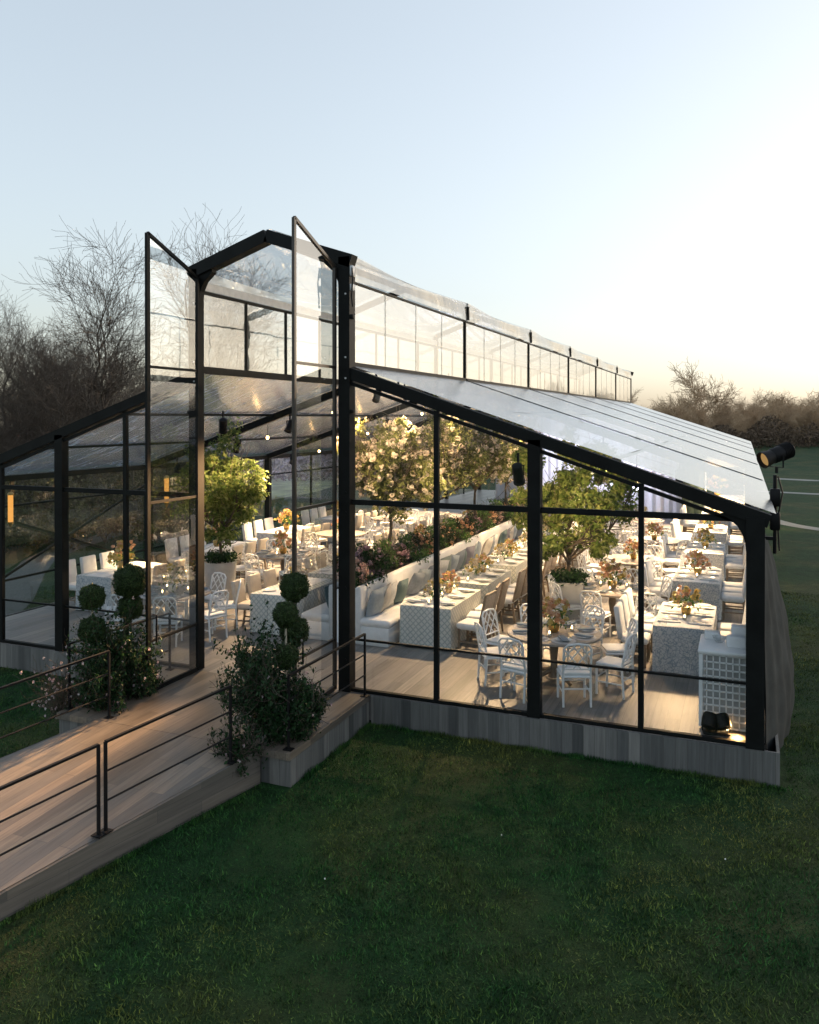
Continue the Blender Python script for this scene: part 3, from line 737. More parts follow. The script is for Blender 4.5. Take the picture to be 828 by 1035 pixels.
def panel_chair(mat, leg, nm, tall=.98, wide=.46, slim=False):
    o = empty(nm)
    for x in (-wide/2 + .04, wide/2 - .04):
        mb = MB(); mb.bar((x, .19, 0), (x, .19, .4), .036, .036, (0, 1, 0)); mb.build('leg', leg, o)
        mb = MB(); mb.bar((x, -.24, 0), (x, -.19, .4), .036, .036, (0, 1, 0)); mb.build('leg', leg, o)
    mb = MB(); mb.rbox((-wide/2, -.21, .38), (wide/2, .24, .5), .04, 3); mb.build('seat', M['whitefab'] if slim else mat, o, True)
    mb = MB(); th = .05 if slim else .085
    mb.rbox((-wide/2 + .01, -th/2, 0), (wide/2 - .01, th/2, tall - .42), .024, 3)
    mb.xf(Matrix.Translation((0, -.215, .44)) @ Matrix.Rotation(R(13 if slim else 8), 4, 'X')); mb.build('backrest', M['tan'] if slim else mat, o, True)
    mb = MB()
    if slim:
        T_ = Matrix.Translation((0, -.215, .44)) @ Matrix.Rotation(R(13), 4, 'X')
        pts = [T_ @ Vector(p) for p in [(-wide/2, 0, 0), (-wide/2, 0, tall - .4), (wide/2, 0, tall - .4), (wide/2, 0, 0)]]
        for a, b in zip(pts, pts[1:]): mb.bar(a, b, .034, .04, (0, 1, 0))
        mb.build('back_frame', leg, o)
        mb = MB()
    for x in (-wide/2 + .04, wide/2 - .04): mb.bar((x, .19, .16), (x, -.22, .16), .022, .026)
    mb.build('stretcher', leg, o); return o
face = lambda dx, dy: math.atan2(-dx, dy)
def fret(loc, rz, label, group): return put('fret', fretwork_chair, loc, rz, label, 'chair', group)
def slip(loc, rz, label, group): return put('slip', lambda: panel_chair(M['whitefab'], M['taupe'], 'slipcovered_chair'), loc, rz, label, 'chair', group)
def linen(loc, rz, label, group): return put('linen', lambda: panel_chair(M['warmfab'], M['taupe'], 'linen_chair', .92, .44), loc, rz, label, 'chair', group)
def cane(loc, rz, label, group): return put('cane', lambda: panel_chair(M['warmfab'], M['taupe'], 'cane_back_chair', 1.02, .46, True), loc, rz, label, 'chair', group)

# ---------------------------------------------------------------- tableware
def mk_plate():
    mb = MB(); mb.lathe([(.001, .002), (.09, .002), (.1, .006), (.135, .018), (.137, .021), (.1, .011), (.001, .008)], n=24); return mb.build('plate', M['china'], smooth=True)
def mk_mat():
    mb = MB(); V = []; n = 48
    for z in (0, .004):
        for k in range(n):
            a = 2*math.pi*k/n; r = .185 + .012*abs(math.sin(a*8)); V.append((r*math.cos(a), r*math.sin(a), z))
    mb.add(V, [tuple(range(n))[::-1], tuple(range(n, 2*n))] + [(k, (k+1) % n, n+(k+1) % n, n+k) for k in range(n)]); return mb.build('place_mat', M['mat'])
def mk_napkin():
    mb = MB(); mb.rbox((-.055, -.15, 0), (.055, .15, .022), .01); return mb.build('napkin', M['napgrey'], smooth=True)
def mk_wnapkin():
    mb = MB(); mb.rbox((-.05, -.19, 0), (.05, .19, .02), .01); return mb.build('napkin', M['whitefab'], smooth=True)
def mk_glass():
    mb = MB(); mb.lathe([(.001, 0), (.034, 0), (.034, .003), (.005, .012), (.004, .075), (.03, .1), (.036, .135), (.03, .17)], n=14); return mb.build('wine_glass', M['glass'], smooth=True)
def mk_candle():
    o = empty('votive_candle'); mb = MB(); mb.lathe([(.03, 0), (.036, .01), (.038, .085), (.034, .085), (.032, .012), (.001, .012)], n=14); mb.build('cup', M['glass'], o, True)
    mb = MB(); mb.lathe([(.028, .013), (.028, .045), (.001, .047)], n=12); mb.build('wax', M['china'], o, True)
    mb = MB(); mb.lathe([(.001, .048), (.011, .06), (.007, .08), (.001, .095)], n=8); mb.build('flame', M['flame'], o, True); return o
def plate(loc, lab, grp): return put('plate', mk_plate, loc, 0, lab, 'plate', grp)
def napkin(loc, rz, lab, grp, white=False): return put('wnap' if white else 'nap', mk_wnapkin if white else mk_napkin, loc, rz, lab, 'napkin', grp)
def candle(loc, lab, grp): return put('candle', mk_candle, loc, 0, lab, 'candle', grp)
def glassw(loc, lab, grp): return put('glass', mk_glass, loc, 0, lab, 'glass', grp)

def bouquet(kind, seed):
    pal = {'peach': ('peach', 'yellow'), 'yellow': ('yellow', 'peach'), 'cream': ('blossom', 'yellow'), 'orange': ('peach', 'yellow'), 'green': ('fern', 'yellow')}[kind]
    rg = np.random.default_rng(seed); o = empty('flower_arrangement')
    mb = MB(); mb.lathe([(.05, 0), (.07, .02), (.085, .1), (.07, .13), (.06, .13), (.001, .11)], n=16); mb.build('vase', M['gold'] if kind != 'cream' else M['china'], o, True)
    c = []; nb = 38
    for k in range(nb):
        t = rg.uniform(0, 2*math.pi); ph = rg.uniform(-.1, 1.45); r = rg.uniform(.12, .25)
        c.append((r*math.cos(t)*math.cos(ph)*1.1, r*math.sin(t)*math.cos(ph)*1.1, .2 + r*math.sin(ph)*1.25))
    c = np.array(c); Vv = []; mi = []
    for k, p in enumerate(c):
        nn = 22; d = unit(rg.normal(0, 1, (nn, 3)) + unit(p - np.array([0, 0, .16]))*.8)
        rad = rg.uniform(.028, .05); Vv.append(leaf_quads(rg, p + d*rad*rg.uniform(.3, 1, (nn, 1)), d, rad*1.2, .9, .3)); mi += [k % 3 == 0]*nn
    polys('blossoms', np.concatenate(Vv), [M[pal[0]], M[pal[1]]], np.array(mi, int), o)
    nn = 90; d = unit(rg.normal(0, 1, (nn, 3))*np.array([1, 1, .6]) + np.array([0, 0, .35]))
    polys('foliage', leaf_quads(rg, np.array([0, 0, .17]) + d*rg.uniform(.08, .27, (nn, 1)), d, .075, .4, .8), M['fern'], parent=o)
    return o
BQ = {}
def flowers(loc, kind, lab, grp, s=1.0):
    i = rnd.randrange(2)
    return put(f'bq{kind}{i}', lambda: bouquet(kind, 10 + i + 7*len(kind)), loc, rnd.uniform(0, 6.28), lab, 'flowers', grp, s)

# ---------------------------------------------------------------- round tables
def mk_round():
    o = empty('round_table'); mb = MB(); mb.lathe([(.001, .715), (.70, .715), (.745, .722), (.75, .735), (.75, .752), (.742, .76), (.001, .76)], n=48); mb.build('tabletop', M['tabletop'], o, True)
    mb = MB(); mb.lathe([(.03, .03), (.09, .04), (.07, .12), (.05, .3), (.075, .5), (.06, .66), (.14, .713), (.001, .713)], n=18); mb.build('pedestal', M['taupe'], o, True)
    for k in range(4):
        a = R(45 + 90*k); mb = MB(); mb.tube([(.05*math.cos(a), .05*math.sin(a), .16), (.25*math.cos(a), .25*math.sin(a), .1), (.42*math.cos(a), .42*math.sin(a), .025)], [.04, .034, .026], 8); mb.build('leg', M['taupe'], o, True)
    return o
ORD = ['first', 'second', 'third', 'fourth', 'fifth', 'sixth', 'seventh', 'eighth']
SIDE = ['right', 'rear right', 'rear right-centre', 'rear left-centre', 'rear left', 'left', 'front left', 'front right']
def round_set(c, where, kind, rot=0, nch=8, dress=True, rad=.98):
    x, y = c
    put('round', mk_round, (x, y, 0), rot, f'round wooden dining table {where}', 'table', 'round dining tables')
    a_cam = math.atan2(-11.3 - y, 7.05 - x)
    for k in range(nch):
        a = rot + 2*math.pi*(k + .5)/nch
        rel = (a - a_cam - math.pi/2) % (2*math.pi); j = int(round(rel/(2*math.pi)*8 - .5)) % 8
        rr_ = rad + rnd.uniform(-.03, .1)
        fret((x + rr_*math.cos(a), y + rr_*math.sin(a), 0), face(-math.cos(a), -math.sin(a)) + rnd.uniform(-.28, .28),
             f'white fretwork chair at {SIDE[j]} of the round table {where}', 'white fretwork chairs at the round tables')
        if dress:
            p = (x + .53*math.cos(a), y + .53*math.sin(a))
            put('mat', mk_mat, (*p, .761), a, f'scalloped white place mat on the round table {where}', 'place mat', f'place mats on the round table {where}')
            plate((*p, .766), f'white dinner plate on the round table {where}', f'plates on the round table {where}')
            napkin((*p, .786), a + math.pi/2, f'folded grey napkin on a plate at the round table {where}', f'napkins on the round table {where}')
            q = (x + .40*math.cos(a + .3), y + .40*math.sin(a + .3))
            glassw((*q, .761), f'wine glass on the round table {where}', f'wine glasses on the round table {where}')
    flowers((x, y, .761), kind, f'{kind} flower arrangement on the round table {where}', 'table flower arrangements', 1.15 if dress else 1.0)
    for k in range(3 if dress else 0):
        a = k*2.1 + .5; candle((x + .3*math.cos(a), y + .3*math.sin(a), .761), f'small lit votive candle on the round table {where}', f'candles on the round table {where}')
round_set((4.25, 1.72), 'nearest the right front glass', 'peach', .1)
round_set((4.62, 5.55), 'beside the square planter', 'peach', .25)
round_set((4.6, 9.2), 'third down the right wing', 'peach', .05, dress=False)
round_set((4.75, 12.7), 'fourth down the right wing', 'peach', .3, dress=False)
round_set((3.9, 17.2), 'far back in the right wing', 'cream', .1, dress=False)
round_set((-3.4, 1.9), 'behind the left topiaries', 'cream', .2)
round_set((-3.75, 6.7), 'behind the white planter', 'orange', .3)
round_set((-4.1, 10.6), 'third down the left wing', 'peach', .1, dress=False)
round_set((-4.1, 14.5), 'fourth down the left wing', 'cream', .2, dress=False)

# ---------------------------------------------------------------- long draped tables
def draped(x0, x1, y0, y1, ends, label, grp, h=.76):
    """table under a floor length cloth; its drop ripples, corners folded"""
    o = empty('banquet_table', ((x0 + x1)/2, (y0 + y1)/2, 0), label=label, cat='table', group=grp)
    a, b = (x1 - x0)/2, (y1 - y0)/2; mb = MB(); per = []
    nx_, ny_ = 16, 24
    for i in range(nx_): per.append((-a + 2*a*i/nx_, -b, 0, -1))
    for i in range(ny_): per.append((a, -b + 2*b*i/ny_, 1, 0))
    for i in range(nx_): per.append((a - 2*a*i/nx_, b, 0, 1))
    for i in range(ny_): per.append((-a, b - 2*b*i/ny_, -1, 0))
    n = len(per); V = []; lev = [0, .03, .25, .5, .75, 1.0]
    for t in lev:
        for i, (x, y, nx2, ny2) in enumerate(per):
            rip = (.012*math.sin(i*1.9) + .01*math.sin(i*.7 + 1))*t + .02*t + (.004 if t > 0 else 0)
            V.append((x + nx2*rip, y + ny2*rip, h - t*(h - .012)))
    F = [tuple(range(n))]
    for j in range(len(lev) - 1): F += [(j*n + i, j*n + (i+1) % n, (j+1)*n + (i+1) % n, (j+1)*n + i)[::-1] for i in range(n)]
    mb.add(V, F); mb.build('tablecloth', M[ends], o, True)
    mb = MB(); mb.rbox((-a*.55, -b*.98, h + .002), (a*.55, b*.98, h + .006), .003); mb.build('runner', M['whitefab'], o)
    return o
# right banquette row
pos = ['nearest the glass'] + [q + ' from the glass' for q in ('second', 'third', 'fourth', 'fifth', 'sixth')]
for i in range(6):
    y0 = 2.55 + 2.3*i; y1 = y0 + 1.85; wh = f'{pos[i]} by the right banquette'
    draped(1.22, 2.2, y0, y1, 'trellis', f'long table in pale trellis cloth, {wh}', 'banquet tables along the right banquette')
    for j in range(3):
        yy = y0 + .33 + .6*j
        cane((2.48 + rnd.uniform(-.03, .06), yy, 0), face(-1, 0) + rnd.uniform(-.13, .13), f'cane back chair, {ORD[j]} at the table {wh}', 'cane back chairs facing the right banquette')
        if i < 3:
            for x in (1.42, 2.0):
                plate((x, yy, .767), f'white plate on the trellis table {wh}', f'plates on the trellis table {wh}')
                napkin((x, yy, .787), R(90), f'white napkin folded on a plate, table {wh}', f'napkins on the trellis table {wh}', True)
                glassw((x + (.2 if x < 1.7 else -.2), yy + .1, .768), f'wine glass on the trellis table {wh}', f'glasses on the trellis table {wh}')
    for j, k in enumerate(('cream', 'yellow') if i else ('cream', 'peach')):
        flowers((1.71, y0 + .55 + .75*j, .767), k, f'{k} flowers, {"near" if j == 0 else "far"} bunch on the table {wh}', 'flowers on the trellis tables', .88)
    if i < 4:
        for j in range(3): candle((1.71, y0 + .2 + .72*j, .767), f'lit votive candle on the trellis table {wh}', f'candles on the trellis table {wh}')
# left banquette row
for i in range(6):
    y0 = 2.35 + 2.3*i; y1 = y0 + 1.85; wh = f'{pos[i]} by the left banquette'
    draped(-1.88, -.92, y0, y1, 'trellis', f'long table in pale trellis cloth, {wh}', 'banquet tables along the left banquette')
    for j in range(3):
        yy = y0 + .33 + .6*j
        linen((-2.12 + rnd.uniform(-.05, .03), yy, 0), face(1, 0) + rnd.uniform(-.14, .14), f'oatmeal linen chair, {ORD[j]} at the table {wh}', 'oatmeal linen chairs facing the left banquette')
    flowers((-1.4, y0 + .95, .767), ('cream', 'yellow')[i % 2], f'{("cream", "yellow")[i % 2]} flower arrangement on the trellis table {wh}', 'flowers on the trellis tables', .88)
    if i < 3:
        for j in range(3): plate((-1.65, y0 + .33 + .6*j, .767), f'white plate on the trellis table {wh}', f'plates on the trellis table {wh}')
# right side floral tables
for i in range(5):
    y0 = 2.75 + 4.0*i; y1 = y0 + 1.9; wh = ['nearest the bar', 'second from the bar', 'third from the bar', 'fourth from the bar', 'farthest from the bar'][i]
    draped(5.68, 6.62, y0, y1, 'floral', f'long table in blue floral cloth, {wh}', 'banquet tables in floral cloth')
    for j in range(3):
        yy = y0 + .33 + .62*j
        slip((5.36, yy, 0), face(1, 0) + rnd.uniform(-.16, .16), f'white slipcovered chair, {ORD[j]} on inner side of floral table {wh}', 'white slipcovered chairs')
        slip((6.88, yy, 0), face(-1, 0) + rnd.uniform(-.05, .05), f'white slipcovered chair, {ORD[j]} on wall side of floral table {wh}', 'white slipcovered chairs')
        if i < 4:
            for x in (5.92, 6.4):
                napkin((x, yy, .767), R(90), f'long white napkin on the floral table {wh}', f'white napkins on the floral table {wh}', True)
                plate((x + (.0 if x < 6 else 0), yy + .2, .767), f'white plate on the floral table {wh}', f'plates on the floral table {wh}')
    flowers((6.15, y0 + .95, .767), ('yellow', 'orange')[i % 2], f'{("yellow", "orange")[i % 2]} flower arrangement on the floral table {wh}', 'flowers on the floral tables', 1.05)
    if i < 3:
        for j in range(2): candle((6.15, y0 + .55 + .8*j, .767), f'lit votive candle on the floral table {wh}', f'candles on the floral table {wh}')
# left wall tables
for i in range(4):
    y0 = 2.5 + 3.6*i; wh = ['nearest the front', 'second from the front', 'third from the front', 'farthest from the front'][i]
    draped(-6.45, -5.5, y0, y0 + 1.9, 'floral', f'long table in floral cloth by the left glass wall, {wh}', 'banquet tables by the left glass wall')
    for j in range(3):
        yy = y0 + .33 + .62*j
        slip((-6.75, yy, 0), face(1, 0), f'white slipcovered chair, {ORD[j]} against the left glass wall, table {wh}', 'white slipcovered chairs')
        linen((-5.22, yy, 0), face(-1, 0), f'oatmeal linen chair, {ORD[j]} on inner side of left wall table {wh}', 'oatmeal linen chairs by the left wall tables')
    flowers((-5.97, y0 + .9, .767), 'yellow', f'yellow flower arrangement on the left wall floral table {wh}', 'flowers on the left wall tables', 1.3)

# ---------------------------------------------------------------- banquettes and the planting between them
YA, YE = 2.32, 16.3
for s, lab in ((1, 'long white upholstered banquette with high back, right of the flower planter'), (-1, 'long white upholstered banquette with high back, left of the flower planter')):
    o = empty('banquette', (.18, YA, 0), label=lab, cat='banquette'); L_ = YE - YA
    mb = MB(); X = sorted((s*.3, s*.9)); mb.rbox((X[0], .02, 0), (X[1], L_ - .02, .34), .02); mb.build('base', M['whitefab'], o, True)
    n = 8
    for k in range(n):
        mb = MB(); mb.rbox((X[0], L_*k/n + .004, .342), (X[1] + (.03 if s > 0 else 0), L_*(k + 1)/n - .004, .49), .05, 3)
        if s < 0: mb.v = [(x - (.03 if x < X[0] + .2 else 0), y, z) for x, y, z in mb.v]
        mb.build('seat_cushion', M['whitefab'], o, True)
    mb = MB(); X = sorted((s*.2, s*.34)); mb.rbox((X[0], 0, .0), (X[1], L_, 1.06), .045, 3); mb.build('backrest', M['whitefab'], o, True)
o = empty('planter_box', (.18, YA, 0), label='long white planter box between the two banquettes', cat='planter')
mb = MB(); mb.box((-.195, .01, 0), (.195, YE - YA - .01, 1.0)); mb.build('box', M['whitepaint'], o)
mb = MB(); mb.box((-.185, .03, .992), (.185, YE - YA - .03, 1.012)); mb.build('soil', M['soil'], o)

def cushion_bm():
    mb = MB(); n = 10
    for sg in (1, -1):
        V = []; F = []
        for j in range(n + 1):
            for i in range(n + 1):
                u, v = i/n*2 - 1, j/n*2 - 1
                k = (1 - u*u)*(1 - v*v); pin = 1 - .09*(1 - abs(u)**2)*abs(v)**3 ; pin2 = 1 - .09*(1 - abs(v)**2)*abs(u)**3
                V.append((.24*u*pin, sg*.085*k**.5, .24*v*pin2))
        for j in range(n):
            for i in range(n):
                q = (j*(n+1)+i, j*(n+1)+i+1, (j+1)*(n+1)+i+1, (j+1)*(n+1)+i); F.append(q if sg < 0 else q[::-1])
        mb.add(V, F)
    return mb
CC = {'pale blue': (.30, .35, .40), 'beige': (.48, .45, .41), 'white': (.58, .58, .57), 'dark teal': (.09, .14, .15), 'dusty purple': (.17, .165, .21), 'slate blue': (.17, .2, .25), 'sage grey': (.2, .24, .23)}
CM = {}
for k, c in CC.items(): CM[k] = simple(k + ' cushion fabric', c, .9, var=.12, scale=20, bump=.35, bscale=140)
CP = {}
def cush(x, y, z, s, colr, label, size=1.0):
    if colr not in CP:
        o = cushion_bm().build('cushion', CM[colr], smooth=True); CP[colr] = o
    else: o = CP[colr].copy(); col.objects.link(o)
    o.location = (x, y, z); o.scale = (size,)*3
    o.rotation_euler = (R(-17)*1 + rnd.uniform(-.08, .08), rnd.uniform(-.25, .25), R(-90)*s + rnd.uniform(-.25, .25))
    return tagged(o, label, 'cushion', 'cushions along the banquettes')
seq = ['pale blue', 'beige', 'white', 'dark teal', 'slate blue', 'pale blue', 'slate blue', 'white', 'sage grey', 'pale blue', 'slate blue', 'dark teal', 'dusty purple', 'pale blue', 'beige', 'slate blue', 'white', 'dark teal', 'dusty purple', 'beige', 'pale blue', 'slate blue']
yy = 2.72
for i, c in enumerate(seq):
    cush(.18 + .47 + rnd.uniform(0, .06), yy, .72, 1, c, f'{c} cushion on the right banquette, ' + ('the one nearest its front end' if i == 0 else f'{i + 1} from the front'), rnd.uniform(1.0, 1.2))
    yy += rnd.choice((.34, .42, .55, .8)) if i not in (0, 1) else .34
for i, (c, y) in enumerate((('dark teal', 2.75), ('white', 3.3), ('slate blue', 4.6), ('beige', 5.2), ('dusty purple', 6.8), ('white', 7.3))):
    cush(.18 - .47, y, .72, -1, c, f'{c} cushion on the left banquette, ' + ('the one nearest its front end' if i == 0 else f'number {i + 1} from its front end'))
# ---------------------------------------------------------------- plants
def bush(name, kind, seed, rx=.36, rz_=.36, nl=900, nf=260):
    rg = np.random.default_rng(seed); o = empty(name)
    S = []
    for k in range(14):
        a = rg.uniform(0, 6.28); grow(S, rg, (rg.normal(0, .05), rg.normal(0, .05), 0), (.7*math.cos(a), .7*math.sin(a), 1), rz_*1.3, .008, 1, 2, .003, .05, .2)
    tubes_mesh('stems', S, 4, M['bark'], o)
    d = unit(rg.normal(0, 1, (nl, 3))); c = rg.normal(0, 1, (12, 3))*np.array([rx*.5, rx*.5, rz_*.35]) + np.array([0, 0, rz_*.8])
    P = c[rg.integers(0, 12, nl)] + d*rg.uniform(.2, 1, (nl, 1))**.6*rx*.5
    P[:, 2] = np.maximum(P[:, 2], .01)
    polys('foliage', leaf_quads(rg, P, d, .075, .42, .7), M['fern' if kind == 'fern' else 'shrubleaf'], parent=o)
    if nf:
        d = unit(rg.normal(0, 1, (40, 3))*np.array([1, 1, .7]) + np.array([0, 0, .35])); cc = np.array([0, 0, rz_*.8]) + d*np.array([rx*.85, rx*.85, rz_*.75])
        k = rg.integers(0, 40, nf*3); dd = unit(rg.normal(0, 1, (nf*3, 3)))
        polys('blossoms', leaf_quads(rg, cc[k] + dd*.045, dd, .05, .85, .4), M[kind], parent=o)
    return o
BU = {}
def put_bush(kind, loc, label, group, s=1.0, cat='flowering plant', name='flowering_bush', nf=260, var=0):
    key = f'bush{kind}{var}'
    return put(key, lambda: bush(name, kind, 30 + len(kind)*3 + var, nf=nf), loc, rnd.uniform(0, 6.28), label, cat, group, s)
kinds = ['pinkfl', 'mauve', 'fern', 'mauve', 'fern', 'peach', 'fern', 'peach', 'fern', 'peach', 'mauve', 'fern', 'peach', 'pinkfl', 'fern', 'peach', 'mauve', 'fern']
nm = {'pinkfl': 'pink flowering bush', 'mauve': 'mauve flowering bush', 'fern': 'bright green fern', 'peach': 'peach flowering bush'}
y = 2.65
for i, k in enumerate(kinds):
    lab = f'{nm[k]} in the banquette planter, ' + ('at its front end' if i == 0 else f'{i + 1} from the front end')
    put_bush(k, (.18 + rnd.uniform(-.05, .05), y, 1.0), lab, 'plants in the planter between the banquettes', rnd.uniform(.85, 1.15), nf=0 if k == 'fern' else 260, name='fern' if k == 'fern' else 'flowering_bush', cat='fern' if k == 'fern' else 'flowering plant')
    y += .74
def leafy_tree(name, seed, H, z0, cr, ch, nl, leafm, blooms=0, trunk_r=.045, size=.09):
    """clear trunk, forked limbs, uneven crown of leaf clumps; returns an Empty"""
    rg = np.random.default_rng(seed); o = empty(name); S = []
    top = z0 + ch*.12
    p = np.array([0, 0, 0.]); n = 6
    for k in range(n):
        q = np.array([rg.normal(0, .02), rg.normal(0, .02), top*(k + 1)/n]); S.append((*p, *q, trunk_r*(1 - .06*k), trunk_r*(1 - .06*(k+1)))); p = q
    B = []
    for k in range(9):
        a = 6.28*k/9 + rg.uniform(-.3, .3); B0 = len(S)
        grow(S, rg, p - np.array([0, 0, rg.uniform(0, .25)]), (math.cos(a)*rg.uniform(.5, 1.1), math.sin(a)*rg.uniform(.5, 1.1), rg.uniform(.6, 1.5)), ch*rg.uniform(.45, .7), trunk_r*.55, 1, 3, .004, .05, .22)
    A = np.array(S); qq = (A[:, 3:6] - np.array([0, 0, z0 + ch*.5]))/np.array([cr, cr, ch*.53]); A = A[((qq**2).sum(1) < 1.1) | (A[:, 5] < z0 + .2)]
    tubes_mesh('trunk', A, 6, M['bark'], o)
    ends = A[A[:, 7] < trunk_r*.4][:, 3:6]
    c0 = np.array([0, 0, z0 + ch*.5])
    q = (ends - c0)/np.array([cr, cr, ch*.55]); ok = (q**2).sum(1) < 1.25; ends = ends[ok]
    nc = 26; dd = unit(rg.normal(0, 1, (nc, 3))); extra = c0 + dd*rg.uniform(.35, .95, (nc, 1))*np.array([cr, cr, ch*.5])
    clump = np.concatenate([ends[rg.integers(0, len(ends), 60)], extra])
    k = rg.integers(0, len(clump), nl); w_ = rg.uniform(.14, .32, len(clump)); d = unit(rg.normal(0, 1, (nl, 3)))
    P = clump[k] + d*(rg.uniform(0, 1, (nl, 1))**.5)*w_[k][:, None]
    polys('crown', leaf_quads(rg, P, unit(d + np.array([0, 0, .5])), size, .48, .7), leafm, parent=o)
    if blooms:
        k = rg.integers(0, len(clump), blooms//14); b0 = clump[k] + unit(rg.normal(0, 1, (len(k), 3)))*w_[k][:, None]*1.05
        kk = rg.integers(0, len(b0), blooms); d = unit(rg.normal(0, 1, (blooms, 3)))
        polys('blossoms', leaf_quads(rg, b0[kk] + d*.05, d, .062, .85, .5), M['blossom'], parent=o)
    return o
for i, (y, s) in enumerate(((4.5, 1.0), (7.3, 1.0), (10.4, 1.05), (13.6, 1.0))):
    put(f'bt{i % 2}', lambda: leafy_tree('blossom_tree', 50 + i, 3.4, 1.0, 1.3, 2.5, 9500, M['blossomleaf'], 5600), (.18, y, 1.0), rnd.uniform(0, 6), f'cream blossom tree rising from the banquette planter, {["nearest the front", "second from the front", "third from the front", "farthest back"][i]}', 'tree', 'blossom trees in the banquette planter', s)
def potted(square, seed, label, loc, rz, pz=.92, pw=.42, H=3.0, cr=.9, z0=1.7, ch=2.1, nl=5200):
    o = leafy_tree('potted_tree', seed, H, z0, cr, ch, nl, M['ficus'], 0, .05, .105)
    o.location = loc; o.rotation_euler = (0, 0, rz); tagged(o, label, 'potted tree')
    mb = MB()
    if square:
        a, b = pw*.36, pw*.5
        V = [(x*a, y*a, 0) for x, y in ((-1,-1),(1,-1),(1,1),(-1,1))] + [(x*b, y*b, pz) for x, y in ((-1,-1),(1,-1),(1,1),(-1,1))] + [(x*(b-.03), y*(b-.03), pz) for x, y in ((-1,-1),(1,-1),(1,1),(-1,1))] + [(x*(b-.04), y*(b-.04), pz-.06) for x, y in ((-1,-1),(1,-1),(1,1),(-1,1))]
        F = [(3,2,1,0)] + [(4*j+k, 4*j+(k+1) % 4, 4*j+4+(k+1) % 4, 4*j+4+k) for j in range(3) for k in range(4)] + [(12,13,14,15)]
        mb.add(V, F); mb.build('planter', M['stone'], o)
    else:
        mb.lathe([(.26, 0), (.29, .04), (.34, .5), (.37, .88), (.38, pz), (.35, pz), (.34, pz - .06), (.001, pz - .06)], n=28); mb.build('planter', M['stone'], o, True)
    rg = np.random.default_rng(seed + 9); n = 1100; c = np.array([[.28*math.cos(t), .28*math.sin(t), 0] for t in np.linspace(0, 6.28, 14)]); d = unit(rg.normal(0, 1, (n, 3)))
    P = c[rg.integers(0, 14, n)]*rg.uniform(.3, 1.2, (n, 1)) + d*rg.uniform(.02, .2, (n, 1))*np.array([1, 1, .8]) + np.array([0, 0, pz + .1])
    polys('underplanting', leaf_quads(rg, P, d, .085, .45, .7), M['shrubleaf'], parent=o); return o
potted(True, 71, 'leafy green tree in a tapered square grey planter, right wing', (3.82, 5.15, 0), .3, cr=1.35, pw=.52, z0=1.15, ch=2.9, nl=17000)
potted(False, 72, 'leafy golden green tree in a tall round white planter, left wing', (-4.05, 4.42, 0), .8, cr=1.02, z0=1.35, ch=2.6, nl=10500)

# entrance planting: topiaries, shrubs, white flowers
def topiary(seed, balls, stem_mat, H):
    rg = np.random.default_rng(seed); o = empty('ball_topiary')
    mb = MB(); mb.tube([(0, 0, 0), (.006, .004, H*.5), (0, 0, H)], .014, 8); mb.build('stem', stem_mat, o, True)
    for z, r in balls:
        n = int(5200*(r/.17)**2); d = unit(rg.normal(0, 1, (n, 3)))
        lump = 1 + .07*np.sin(d[:, :1]*7 + seed)*np.cos(d[:, 1:2]*6) + .04*np.sin(d[:, 2:3]*11 + seed)
        P = np.array([0, 0, z]) + d*r*lump*(rg.uniform(.8, 1.04, (n, 1)) + (rg.uniform(0, 1, (n, 1)) > .97)*.1)
        V = leaf_quads(rg, P, d, .026, .6, .8)
        b = polys('ball', V, M['boxwood'], parent=o)
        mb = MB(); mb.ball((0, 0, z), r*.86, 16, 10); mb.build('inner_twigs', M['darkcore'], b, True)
    return o
def place_top(loc, seed, balls, sm, H, label):
    o = topiary(seed, balls, sm, H); o.location = loc; tagged(o, label, 'topiary', 'ball topiaries at the entrance')
    mb = MB(); mb.lathe([(.11, 0), (.14, .02), (.16, .24), (.165, .26), (.15, .26), (.14, .22), (.001, .22)], n=20); mb.build('pot', M['black'], o, True)
place_top((1.50, -2.0, 0), 81, [(1.07, .165), (1.62, .165)], M['stem'], 1.75, 'double ball topiary with pale stem on the right plinth, in front of the taller one')
place_top((1.31, -1.45, 0), 82, [(1.25, .2), (1.86, .2)], M['bark'], 1.95, 'taller double ball topiary on the right plinth, behind the pale stemmed one')
place_top((-1.76, -2.0, 0), 83, [(1.1, .19), (1.58, .185)], M['stem'], 1.7, 'double ball topiary with pale stem on the left plinth, farther from the door leaf')
place_top((-1.62, -1.35, 0), 84, [(1.3, .19), (1.7, .25)], M['bark'], 1.9, 'double ball topiary with dark stem on the left plinth, beside the door leaf')
